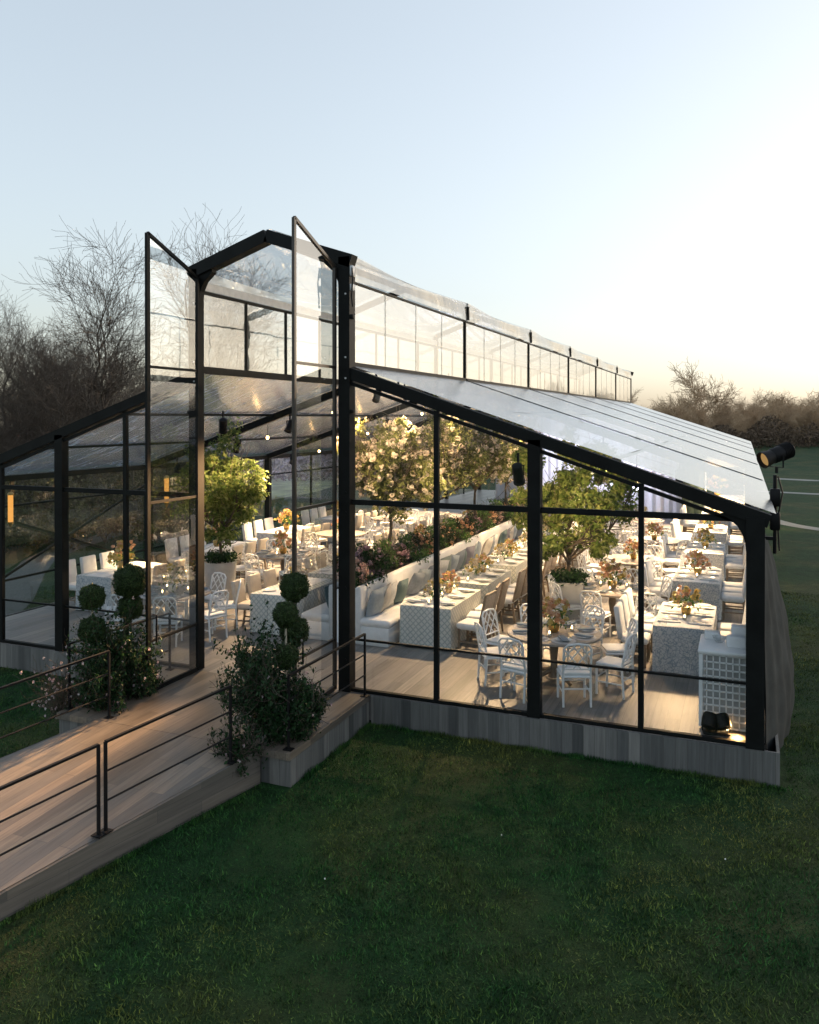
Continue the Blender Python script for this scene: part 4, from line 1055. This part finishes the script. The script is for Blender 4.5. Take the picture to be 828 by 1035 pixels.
def shrub(seed, rx, h, nl, nf, leafs=.068, spikes=1):
    rg = np.random.default_rng(seed); o = empty('flowering_shrub'); S = []
    for k in range(18):
        a = rg.uniform(0, 6.28); grow(S, rg, (rg.normal(0, rx*.3), rg.normal(0, rx*.3), 0), (.45*math.cos(a), .45*math.sin(a), 1), h*rg.uniform(.45, .85), .009, 1, 3, .0025, .05, .25)
    for k in range(spikes):
        a = rg.uniform(0, 6.28); grow(S, rg, (rg.normal(0, rx*.3), rg.normal(0, rx*.3), h*.4), (.35*math.cos(a), .35*math.sin(a), 1), h*.75, .006, 2, 3, .0025, .05, .2)
    A = np.array(S); tubes_mesh('stems', A, 4, M['bark'], o)
    E = A[:, 3:6]; E = E[E[:, 2] > .03]; k = rg.integers(0, len(E), nl); d = unit(rg.normal(0, 1, (nl, 3)))
    polys('foliage', leaf_quads(rg, E[k]*np.array([.88, .88, 1]) + d*rg.uniform(0, .11, (nl, 1)), unit(d + np.array([0, 0, .6])), leafs, .5, .6), M['shrubleaf'], parent=o)
    if nf:
        F_ = E[rg.integers(0, len(E), nf)] + rg.normal(0, .04, (nf, 3)); kk = np.repeat(np.arange(nf), 7); d = unit(rg.normal(0, 1, (nf*7, 3)))
        polys('blossoms', leaf_quads(rg, F_[kk] + d*.018, d, .034, .85, .4), M['whiteflower'], parent=o)
    return o
def place_shrub(loc, lab, *a, **k): o = shrub(*a, **k); o.location = loc; o.scale = (.72, .72, .94); return tagged(o, lab, 'shrub', 'shrubs planted at the entrance')
place_shrub((1.10, -2.18, 0), 'tall leafy shrub on the right plinth, reaching up left of the topiaries', 91, .2, 1.3, 9500, 24)
place_shrub((1.60, -2.15, 0), 'dark bushy shrub with small white flowers at the right plinth corner', 92, .2, .62, 10000, 36, spikes=1)
place_shrub((1.58, -1.7, 0), 'low leafy shrub spilling along the right plinth under the tall topiary', 93, .2, .55, 4200, 16, spikes=1)
place_shrub((1.22, -2.62, -.3), 'trailing shrub hanging down the skirting of the right plinth', 97, .22, .55, 1600, 14, spikes=1)
place_shrub((-1.62, -1.72, 0), 'tall leafy shrub on the left plinth between the two topiaries', 94, .19, 1.15, 10000, 40)
place_shrub((-1.5, -2.12, 0), 'dark shrub with white blossom clusters at the foot of the left plinth', 95, .22, .66, 6400, 70, spikes=2)
place_shrub((-1.35, -1.35, 0), 'low shrub with white flowers between the left topiary and the door leaf', 96, .22, .55, 5200, 50, spikes=2)
place_shrub((-2.2, -2.15, -.3), 'thin pale pink blossom sprig rising beside the left railing post', 98, .06, .85, 260, 90, .05, 3)

# ---------------------------------------------------------------- lattice bar with boxes, small floor lamp
o = empty('lattice_bar', (6.86, .85, 0), label='white lattice fronted bar counter in the right front corner', cat='bar counter')
hx, hy, hh = .33, .42, 1.06
mb = MB(); mb.box((-hx + .06, -hy + .06, .02), (hx - .06, hy - .06, hh - .05)); mb.build('body', M['stone'], o)
mb = MB(); mb.rbox((-hx - .03, -hy - .03, hh - .05), (hx + .03, hy + .03, hh), .012); mb.build('countertop', M['whitepaint'], o, True)
for (ax, cst, a0_, a1_) in (('x', -hy + .015, -hx, hx), ('y', -hx + .015, -hy, hy)):
    mb = MB(); n = 8; zs = [.03 + (hh - .09)*k/10 for k in range(11)]
    for k in range(n + 1):
        t = a0_ + (a1_ - a0_)*k/n; wd = .035 if k in (0, n) else .016
        p, q = ((t, cst, .02), (t, cst, hh - .055)) if ax == 'x' else ((cst, t, .02), (cst, t, hh - .055))
        mb.bar(p, q, wd, .03, (0, 1, 0) if ax == 'x' else (1, 0, 0))
    for z in zs:
        p, q = ((a0_, cst - .003, z), (a1_, cst - .003, z)) if ax == 'x' else ((cst - .003, a0_, z), (cst - .003, a1_, z))
        mb.bar(p, q, .024, .018)
    mb.build('lattice_front', M['whitepaint'], o)
for i, (x, y, sx, sy, sz, lab) in enumerate(((7.02, 1.05, .11, .1, .2, 'tall white box standing on the lattice bar'), (6.98, .75, .12, .08, .13, 'low white box on the lattice bar, in front of the tall one'), (6.66, 1.1, .1, .09, .09, 'small white box at the left back of the lattice bar'))):
    mb = MB(); mb.rbox((-sx, -sy, 0), (sx, sy, sz*1.1), .008); mb.build('tmp', M['whitepaint'], None, True); o = bpy.data.objects['tmp']; o.name = 'box'; o.data.name = 'box'
    o.location = (x, y, hh + .001); tagged(o, lab, 'box', 'white boxes on the lattice bar')
o = empty('glass_bowl', (6.76, .9, hh + .001), label='small clear bowl on the lattice bar beside the white boxes', cat='bowl')
mb = MB(); mb.lathe([(.03, 0), (.05, .004), (.085, .06), (.09, .085), (.082, .06), (.001, .012)], n=18); mb.build('bowl', M['glass'], o, True)
o = empty('floor_uplighter', (6.74, .28, 0), R(10), label='small black twin headed floor lamp in front of the lattice bar', cat='floor lamp')
mb = MB(); mb.rbox((-.17, -.09, .002), (.17, .09, .03), .02); mb.build('base', M['black'], o, True)
for k, (x, t) in enumerate(((-.085, .3), (.08, -.25))):
    mb = MB(); mb.lathe([(.045, -.07), (.075, -.06), (.085, .02), (.08, .07), (.07, .085), (.001, .09)], n=16); mb.xf(Matrix.Translation((x, 0, .15)) @ Matrix.Scale(1.25, 4) @ Matrix.Rotation(R(-35), 4, 'X') @ Matrix.Rotation(t, 4, 'Y')); h_ = mb.build('lamp_head', M['black'], o, True)
    mb = MB(); mb.bar((x - .09, 0, .03), (x - .09, 0, .15), .012, .03, (0, 1, 0)); mb.bar((x + .09, 0, .03), (x + .09, 0, .15), .012, .03, (0, 1, 0)); mb.build('yoke', M['black'], o)
mb = MB(); mb.box((.0, .091, .008), (.16, .096, .024)); mb.build('glow_strip', M['lampwarm'], o)

# ---------------------------------------------------------------- far end: drape wall, green panel, counter with flowers
def drape_wall(x0, x1, y, h0, h1, label, mat='drape', name='drape_wall'):
    mb = MB(); n = int((x1 - x0)*14)
    V = []
    for j in range(2):
        for i in range(n + 1):
            x = x0 + (x1 - x0)*i/n; V.append((x, y + .05*math.sin(i*1.3) + .02*math.sin(i*.37), (h0 + (h1 - h0)*i/n) if j else 0))
    Vb = [(a, b + .05, c) for a, b, c in V]
    F = [(i, i+1, n+2+i, n+1+i) for i in range(n)]; m_ = len(V)
    mb.add(V + Vb, F + [tuple(m_ + q for q in f[::-1]) for f in F] + [(i, m_+i, m_+i+1, i+1) for i in range(n)] + [(n+1+i, n+2+i, m_+n+2+i, m_+n+1+i) for i in range(n)])
    return tagged(mb.build(name, M[mat], smooth=True), label, 'drape')
drape_wall(-2.4, 4.6, 26.0, 4.5, 3.9, 'tall white drape wall across the far end of the right wing')
drape_wall(4.7, 5.55, 24.8, 3.7, 3.4, 'dark green drape panel right of the white drape wall', 'greenpanel')
drape_wall(-4.9, -3.3, 30.0, 3.7, 4.2, 'white drape at the far end of the left wing')
o = empty('serving_counter', (6.4, 25.0, 0), label='white serving counter with canopy and flowers at the far end of the right wing', cat='counter')
mb = MB(); mb.rbox((-.8, -.3, 0), (.75, .3, 1.0), .03); mb.build('counter', M['whitefab'], o, True)
for x in (-.78, .73):
    mb = MB(); mb.bar((x, .25, 1.0), (x, .25, 2.5), .06, .06, (0, 1, 0)); mb.build('post', M['whitepaint'], o)
mb = MB(); mb.rbox((-.9, -.45, 2.2), (.8, .4, 2.55), .03); mb.build('canopy', M['warmfab'], o, True)
flowers((6.1, 24.95, 1.0), 'peach', 'peach flower arrangement on the far white serving counter', 'counter flowers', 1.8)

# ---------------------------------------------------------------- hanging lamps and spotlights
def spot_light(p, tgt, power, colr, size=55, blend=.8, rad=.14):
    l = bpy.data.lights.new('spot', 'SPOT'); l.energy = power; l.color = colr; l.spot_size = R(size); l.spot_blend = blend; l.shadow_soft_size = rad
    o = bpy.data.objects.new('spot_lamp', l); col.objects.link(o); o.location = p
    o.rotation_euler = (Vector(p) - Vector(tgt)).to_track_quat('Z', 'Y').to_euler(); return o
def mk_fixture():
    o = empty('spotlight')
    mb = MB(); mb.bar((0, 0, .3), (0, 0, .12), .03, .03, (0, 1, 0)); mb.bar((-.085, 0, .12), (.085, 0, .12), .03, .02); mb.bar((-.085, 0, .13), (-.085, 0, -.02), .012, .03, (0, 1, 0)); mb.bar((.085, 0, .13), (.085, 0, -.02), .012, .03, (0, 1, 0)); mb.build('bracket', M['black'], o)
    mb = MB(); mb.lathe([(.05, .16), (.075, .15), (.08, -.12), (.088, -.125), (.088, -.16), (.075, -.16), (.07, -.13), (.001, -.13)], n=16); b_ = mb.build('body', M['black'], o, True)
    mb = MB(); mb.lathe([(.001, -.128), (.066, -.128), (.066, -.124), (.001, -.124)], n=14); mb.build('lens', M['lampwarm'], b_, True)
    return o
WARM = (1, .66, .34)
def fixture(x, y, z, tgt, power, label, size=72, light=True, colr=WARM):
    d = (Vector((x, y, z)) - Vector(tgt)).normalized(); tilt = min(.6, math.acos(max(-1, min(1, d.z))))
    o = put('spotf', mk_fixture, (x, y, z), 0, label, 'spotlight', 'black spotlights hung under the roof')
    body = [c for c in o.children if c.name.startswith('body')][0]
    ax = Vector((0, 0, 1)).cross(d)
    if ax.length > 1e-4: body.rotation_mode = 'QUATERNION'; body.rotation_quaternion = Matrix.Rotation(tilt, 4, ax.normalized()).to_quaternion()
    if light: spot_light((x + -d.x*.2, y - d.y*.2, z - d.z*.2), tgt, power, colr, size)
FR = [0, BL, 2*BL, 3*BL, 4*BL]
for k in range(1, 5):
    y = FR[k]; th = ORD[k - 1]
    for j, x in enumerate((-3.0, -4.5, -6.3)):
        fixture(x, y, roof_z(x) - .46, (x + (-.3, .2, .3)[j], y - 2.6 + j*.8, .7), LAMP*(1.0 if k < 3 else 1.3), f'black spotlight under the {th} rafter of the left wing, {["near the nave", "halfway down the slope", "near the eave"][j]}')
    for j, x in enumerate((1.8, 4.4, 5.9)):
        fixture(x, y, roof_z(x) - .46, (x + (.1, -.2, -.15)[j], y - 2.8 + j*.6, .7), LAMP*(.55 if j == 2 and k == 1 else 1.0 if k < 3 else 1.3), f'black spotlight under the {th} rafter of the right wing, {["near the nave", "halfway down the slope", "near the eave"][j]}')
fixture(-.7, BL, 4.72, (-1.0, -6.8, -.2), LAMP*15, 'black spotlight on the first nave tie, left one, aimed out through the doors', 28, colr=(1, .58, .27))
fixture(.5, BL, 4.72, (-.2, -1.0, 0), LAMP*2.5, 'black spotlight on the first nave tie, right one, aimed at the door threshold', 30)
fixture(1.15, .45, 4.85, (.2, 5.2, 2.5), LAMP*.75, 'black spotlight on the right joint beam at the front, aimed at the near blossom tree', 50)
fixture(1.3, 5.0, 4.85, (.2, 7.6, 2.4), LAMP*.35, 'black spotlight on the right joint beam, aimed at the second blossom tree', 60)
fixture(-1.2, 8.6, 4.85, (.2, 8.0, 2.6), LAMP*.6, 'black spotlight on the left joint beam, aimed at the blossom trees', 70)
fixture(1.2, 12.8, 4.85, (.2, 11.8, 2.6), LAMP*.9, 'black spotlight on the right joint beam, aimed at the far blossom trees', 70)
fixture(-2.9, 2.9, roof_z(2.9) - .46, (-4.0, 4.4, 2.4), LAMP*.3, 'black spotlight under the left wing roof, aimed at the white planter tree', 50)
fixture(PP - .3, .22, roof_z(PP) - .62, (3.85, 5.1, 2.5), LAMP*.9, 'black spotlight under the front right rafter beside the thick post', 46)
spot_light((1.2, 22.6, 3.0), (1.0, 26, 2.4), LAMP*.6, (.8, .8, 1), 120)
spot_light((6.2, 22.8, 2.7), (6.4, 25, 1.2), LAMP*1.0, WARM, 80)
spot_light((7.0, .42, .12), (6.95, -.2, -.02), 6, (1, .55, .2), 120, .9, .03)
def mk_bulb():
    o = empty('hanging_bulb'); mb = MB(); mb.tube([(0, 0, .3), (0, 0, .05)], .005, 5); mb.build('cord', M['black'], o)
    mb = MB(); mb.lathe([(.014, .055), (.016, .02), (.012, .02)], n=8); mb.build('socket', M['black'], o)
    mb = MB(); mb.ball((0, 0, -.01), .032, 8, 6, (1, 1, 1.2)); mb.build('bulb', M['flame'], o, True); return o
for k in range(1, 5):
    for s_ in (-1,):
        for x in (1.9, 3.7, 5.4):
            put('bulb', mk_bulb, (s_*x, k*BL + .12, roof_z(x) - .5), 0, f'small warm bare bulb hung at the {ORD[k-1]} rafter of the {"left" if s_ < 0 else "right"} wing, {["near the nave", "mid slope", "near the eave"][int(x/1.85) - 1]}', 'bulb', 'small warm bulbs under the roof')
o = empty('violet_lamp', (4.55, 10.2, 2.45), label='small round lamp with violet white glow behind the square planter tree', cat='lamp')
mb = MB(); mb.lathe([(.03, .12), (.09, .1), (.11, .0), (.1, -.02), (.001, -.01)], n=16); mb.xf(Matrix.Rotation(R(-80), 4, 'X')); mb.build('housing', M['black'], o, True)
mb = MB(); mb.ball((0, -.05, 0), .085, 12, 8); mb.build('lens', M['blueglow'], o, True)
mb = MB(); mb.bar((0, .02, .1), (0, .02, 1.2), .02, .02, (0, 1, 0)); mb.build('bracket', M['black'], o)
def lantern(loc, label):
    x, y, z = loc; o = empty('pendant_lantern', loc, label=label, cat='lantern', group='gold pendant lanterns in the left wing')
    mb = MB(); mb.tube([(0, 0, .36), (0, 0, roof_z(x) - .2 - z)], .006, 5); mb.build('cord', M['black'], o)
    mb = MB(); mb.lathe([(.001, .37), (.03, .36), (.055, .33), (.06, .32), (.06, .3), (.001, .3)], n=20); mb.build('cap', M['gold'], o, True)
    mb = MB(); mb.lathe([(.05, .298), (.05, -.24)], n=20); mb.build('shade', M['glowshade'], o, True)
    mb = MB(); mb.lathe([(.06, -.242), (.06, -.26), (.001, -.36)], n=20); mb.build('base_ring', M['gold'], o, True)
lantern((-4.9, 3.6, 2.55), 'tall glowing gold pendant lantern seen through the left door leaf'); lantern((-6.6, .9, 2.35), 'glowing gold pendant lantern at the left edge, in the first left bay')
# ---------------------------------------------------------------- right corner: pole with floodlight, tarp
o = empty('light_pole', (7.5, 1.9, 0), label='black pole at the right eave carrying clamps and cable', cat='pole')
mb = MB(); mb.tube([(0, 0, 2.2), (0, 0, 3.36)], .028, 10); mb.build('pole', M['black'], o, True)
mb = MB(); mb.bar((-.24, 0, 2.86), (.02, 0, 2.86), .05, .05); mb.bar((-.2, 0, 2.42), (.02, 0, 2.42), .05, .05); mb.build('wall_bracket', M['black'], o)
for z in (2.55, 2.9): 
    mb = MB(); mb.rbox((-.07, -.09, z), (.07, .06, z + .26), .02); mb.build('control_box', M['black'], o, True)
mb = MB(); mb.tube([(.04, -.02, 3.34), (.1, -.05, 3.1), (.03, -.08, 2.7), (.06, -.04, 2.25)], .012, 6); mb.build('cable', M['black'], o, True)
o = empty('floodlight', (7.52, 1.9, 3.66), R(38), label='large black floodlight with amber lens on top of the pole at the right eave', cat='floodlight')
ax = Matrix.Rotation(R(-68), 4, 'Y') @ Matrix.Identity(4)
mb = MB(); mb.lathe([(.001, -.36), (.1, -.36), (.135, -.33), (.15, -.1), (.15, .1), (.135, .12), (.16, .3), (.165, .34), (.15, .34), (.13, .24), (.001, .24)], n=22); T_ = Matrix.Rotation(R(-108), 4, 'Y'); mb.xf(T_); b_ = mb.build('housing', M['black'], o, True)
mb = MB(); mb.lathe([(.001, .245), (.128, .245), (.135, .26), (.001, .262)], n=20); mb.xf(T_); mb.build('lens', M['amber'], b_, True)
for k in range(6):
    mb = MB(); mb.lathe([(.152, -.3 + .035*k), (.165, -.3 + .035*k), (.165, -.29 + .035*k), (.152, -.29 + .035*k)], n=22); mb.xf(T_); mb.build('fin', M['black'], b_, True)
mb = MB(); mb.bar((0, -.18, 0), (0, -.18, -.24), .03, .012, (1, 0, 0)); mb.bar((0, .18, 0), (0, .18, -.24), .03, .012, (1, 0, 0)); mb.bar((0, -.186, -.24), (0, .186, -.24), .03, .012); mb.bar((0, 0, -.24), (0, 0, -.36), .04, .04, (0, 1, 0)); mb.build('yoke', M['black'], o); o.scale = (.76,)*3
# grey side curtain, pushed outward low down
o = empty('side_curtain', (0, 0, 0), label='grey tarpaulin side curtain bulging out along the right wall', cat='curtain')
mb = MB(); 
def tp(u, v):
    y = .12 + 4.8*u*u; z = -.30 + 2.75*v
    sw = math.sin(min(1, y/2.3)*math.pi/2)*(1 if y < 2.3 else max(.2, 1 - (y - 2.3)*.25))
    b = .05 + sw*(.05 + .58*(1 - v)**.75*(1 - .35*(1 - v)**4)) + sw*.012*math.sin(v*23 + y*9) + .01*math.sin(y*14 + 3*v)
    return (EE + b, y, z)
    b = .10 + .30*(math.sin(math.pi*min(1, (1 - v)*.62 + .02))**1.5)*(.55 + .45*math.sin(u*11 + 1)) + .02*math.sin(u*60 + 3*v) + .015*math.sin(v*17 + u*20)
    return (EE + b + (0 if u > .02 else -.02), y, z)
mb.grid(tp, 90, 26)
mb.grid(lambda u, v: tuple(Vector(tp(1 - u, v)) + Vector((-.012, 0, 0))), 90, 26)
mb.build('curtain_sheet', M['tarp'], o, True)
mb = MB(); mb.grid(lambda u, v: (EE + .1 + .12*v + .03*math.sin(u*30), .02 + 6.8*u, -.27 - .155*v + .03*math.sin(u*22 + v*2)*(1 - v)), 70, 5); mb.grid(lambda u, v: (EE + .1 + .12*v + .03*math.sin((1-u)*30), .02 + 6.8*(1-u), -.285 - .15*v + .03*math.sin((1-u)*22 + v*2)*(1 - v)), 70, 5); mb.build('hem', M['tarpdark'], o, True)

# ---------------------------------------------------------------- trees
def bare_tree(seed, H, mx=4, rmin=.012, spread=(.35, .9), stems=1, lean=.1, mat='bark', low=.0, up=.07, wig=.2, kids__=(1, 2)):
    wig *= .72; up *= .45
    rg = np.random.default_rng(seed); o = empty('bare_tree'); S = []
    for k in range(stems):
        a = rg.uniform(0, 6.28); l = lean if stems == 1 else rg.uniform(.15, .5)
        grow(S, rg, (rg.normal(0, .15)*(stems > 1), rg.normal(0, .15)*(stems > 1), -.1), (l*math.cos(a), l*math.sin(a), 1), H*.62*(1 if stems == 1 else rg.uniform(.7, 1)), H*.021 if stems == 1 else H*.013, 0, mx, rmin, up, wig, spread, 5, kids__)
    A = np.array(S); big = A[:, 6] > H*.0052
    tubes_mesh('trunk', A[big], 7, M[mat], o); tubes_mesh('twigs', A[~big], 3, M[mat], o)
    return o
PT = [bare_tree(201, 15, 4, .011, (.35, .95)), bare_tree(205, 14, 4, .011, (.4, 1.0), 2), bare_tree(209, 16, 4, .011, (.35, .9))]
PB = [bare_tree(221, 8, 4, .010, (.3, .8), 5, kids__=(1, 2)), bare_tree(225, 7, 4, .010, (.35, .9), 6)]
def place_tree(P, used, loc, rz, s, label, group, cat='tree'):
    loc = (loc[0], loc[1], gz(loc[0], loc[1]) - .05)
    if used: return dup(P, loc, rz, s, label=label, cat=cat, group=group)
    P.location = loc; P.rotation_euler = (0, 0, rz); P.scale = (s,)*3; return tagged(P, label, cat, group)
used = set()
def at_px(u, D):                         # ground point seen at picture column u, D metres ahead
    f = 827; a = R(22.154); r = (u - 414)/f*D
    return (7.054 - D*math.sin(a) + r*math.cos(a), -11.323 + D*math.cos(a) + r*math.sin(a))
big = [(-8, 42, 1, .62, 'forked bare tree cut by the left picture edge'), (30, 44, 2, .6, 'bare tree in front of the left wood, beside the left picture edge'), (62, 43, 0, .58, 'low bare tree at the front of the left wood'), (95, 47, 0, 1.0, 'tallest bare tree of the left wood, its crown left of the door leaf'), (50, 52, 1, .98, 'tall forked bare tree in the left wood, left of the tallest one'),
       (10, 46, 2, .72, 'broad bare tree at the left picture edge'), (140, 44, 1, .66, 'slender bare tree close behind the open left door leaf'), (-40, 50, 0, .85, 'bare tree beyond the left edge of the wood'),
       (207, 62, 2, 1.22, 'bare tree rising above the gable roof, seen behind it'), (234, 70, 0, 1.2, 'thin bare tree behind the left gable rafter'), (28, 62, 0, .9, 'bare tree deep in the left wood, behind the forked one'),
       (75, 66, 2, .85, 'bare tree deep in the left wood, behind the tallest one'), (120, 64, 1, .9, 'bare tree deep in the left wood, right of the tallest one'), (165, 60, 0, .62, 'short bare tree seen just right of the left door leaf')]
for u, D, k, s, lab in big:
    s *= .77
    place_tree(PT[k], k in used, at_px(u, D), rnd.uniform(0, 6), s, lab, 'bare trees of the left wood'); used.add(k)
for i in range(15):
    u = rnd.uniform(-90, 330); D = rnd.uniform(40, 62); k = i % 2
    if u > 160: D = rnd.uniform(58, 80)
    place_tree(PB[k], (10 + k) in used, at_px(u, D), rnd.uniform(0, 6), rnd.uniform(.4, .7) if u < 160 else rnd.uniform(.5, .75), 'leafless many stemmed thicket tree in the left wood', 'thicket trees of the left wood', 'thicket tree'); used.add(10 + k)
# undergrowth mass of the left wood
rg = np.random.default_rng(5); n = 42000
u = rg.uniform(-110, 420, n); D = rg.uniform(38, 66, n) + np.where(u > 160, 22, 0); a = R(22.154); r = (u - 414)/827*D
hmax = 1.3 + .8*np.sin(u*.035) + .8*np.sin(u*.11 + 2)
P = np.stack([7.054 - D*math.sin(a) + r*math.cos(a), -11.323 + D*math.cos(a) + r*math.sin(a), GZ + np.clip(hmax, 1, 4)*rg.uniform(0, 1, n)**1.3], -1)
M['brush'] = leafmat('dead brush', (.055, .05, .028), (.11, .098, .052), (.17, .145, .08), .15, .8)
tagged(polys('undergrowth', leaf_quads(rg, P, rg.normal(0, 1, (n, 3)), .42, .35, .8), M['brush']), 'dark brushy undergrowth along the foot of the left wood', 'undergrowth', kind='stuff')
# meadow shrubs seen through the left wing
for i in range(34):
    u_, D_ = rnd.uniform(-60, 190), rnd.uniform(27, 36)
    key = f'mshrub{i % 2}'
    def mk():
        rg = np.random.default_rng(300 + i); o = empty('meadow_shrub'); S = []
        for k in range(10):
            a_ = rg.uniform(0, 6.28); grow(S, rg, (0, 0, 0), (.6*math.cos(a_), .6*math.sin(a_), 1), 1.5, .02, 1, 3, .006)
        tubes_mesh('stems', S, 3, M['bark'], o); A = np.array(S)[:, 3:6]; kk = rg.integers(0, len(A), 1500); d = unit(rg.normal(0, 1, (1500, 3)))
        polys('foliage', leaf_quads(rg, A[kk] + d*.15, d, .16, .5, .8), M['brush'], parent=o); return o
    x, y = at_px(u_, D_); put(key, mk, (x, y, gz(x, y)), rnd.uniform(0, 6), 'brown meadow shrub on the lawn left of the pavilion', 'shrub', 'brown meadow shrubs left of the pavilion', rnd.uniform(.7, 1.2))
# right tree line
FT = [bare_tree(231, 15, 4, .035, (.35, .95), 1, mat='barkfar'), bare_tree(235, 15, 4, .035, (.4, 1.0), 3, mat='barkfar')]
fu = set()
far = [(705, 130, 0, .95, 'round crowned bare tree right of the clerestory end, tallest of the right tree line'), (655, 120, 1, .6, 'dark twisted bare tree just right of the clerestory end'), (682, 140, 0, .6, 'small bare tree between the clerestory end and the round crowned one'),
       (735, 150, 1, .72, 'bare tree just right of the round crowned one'), (762, 140, 0, .78, 'wide bare tree in the middle of the right tree line'), (786, 145, 1, .84, 'bare tree with a pale top near the right end of the tree line'), (815, 135, 0, .72, 'bare tree at the right picture edge above the wood'), (845, 140, 1, .9, 'bare tree beyond the right picture edge'),
       (630, 150, 0, .9, 'bare tree peeping over the far clerestory roof'), (600, 150, 1, .8, 'bare tree behind the far clerestory'), (580, 160, 0, .7, 'bare tree behind the middle of the clerestory')]
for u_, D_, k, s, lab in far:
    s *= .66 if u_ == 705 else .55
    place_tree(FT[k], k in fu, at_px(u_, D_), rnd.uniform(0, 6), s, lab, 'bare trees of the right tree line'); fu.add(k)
for i in range(60):
    u_ = rnd.uniform(560, 1150); D_ = rnd.uniform(112, 165); k = i % 2
    place_tree(FT[k], True, at_px(u_, D_), rnd.uniform(0, 6), rnd.uniform(.22, .4), 'bare brown tree in the far right wood', 'small bare trees of the far right wood')
for i in range(40):
    u_ = rnd.uniform(850, 1750); k = i % 2
    place_tree(FT[k], True, at_px(u_, rnd.uniform(95, 140)), rnd.uniform(0, 6), rnd.uniform(.35, .55), 'tall bare tree of the wood beyond the right picture edge', 'bare trees beyond the right picture edge')
n = 110000; u = rg.uniform(520, 1700, n); D = rg.uniform(105, 150, n); r = (u - 414)/827*D
hmax = 3.6 + .8*np.sin(u*.05) + .7*np.sin(u*.13 + 1)
P = np.stack([7.054 - D*math.sin(a) + r*math.cos(a), -11.323 + D*math.cos(a) + r*math.sin(a), GZ + hmax*rg.uniform(0, 1, n)**1.1], -1)
M['brushfar'] = leafmat('far brush', (.07, .05, .036), (.12, .088, .062), (.18, .13, .09), .2, .9)
tagged(polys('far_wood', leaf_quads(rg, P, rg.normal(0, 1, (n, 3)), .6, .35, .8), M['brushfar']), 'brown brushy wood beyond the field at the right', 'wood', kind='stuff')

if HAZE:
    mb = MB(); mb.box((-326, -126, GZ - 2.6), (326, 336, 24))
    m, nt, N, L = new_mat('evening haze'); v = N.new('ShaderNodeVolumePrincipled'); v.inputs['Density'].default_value = HAZE; v.inputs['Color'].default_value = (.96, .93, .9, 1); v.inputs['Anisotropy'].default_value = .5
    o_ = N.new('ShaderNodeOutputMaterial'); L.new(v.outputs['Volume'], o_.inputs['Volume'])
    tagged(mb.build('haze', m), 'thin evening haze in the air over the whole lawn', 'haze', kind='stuff')
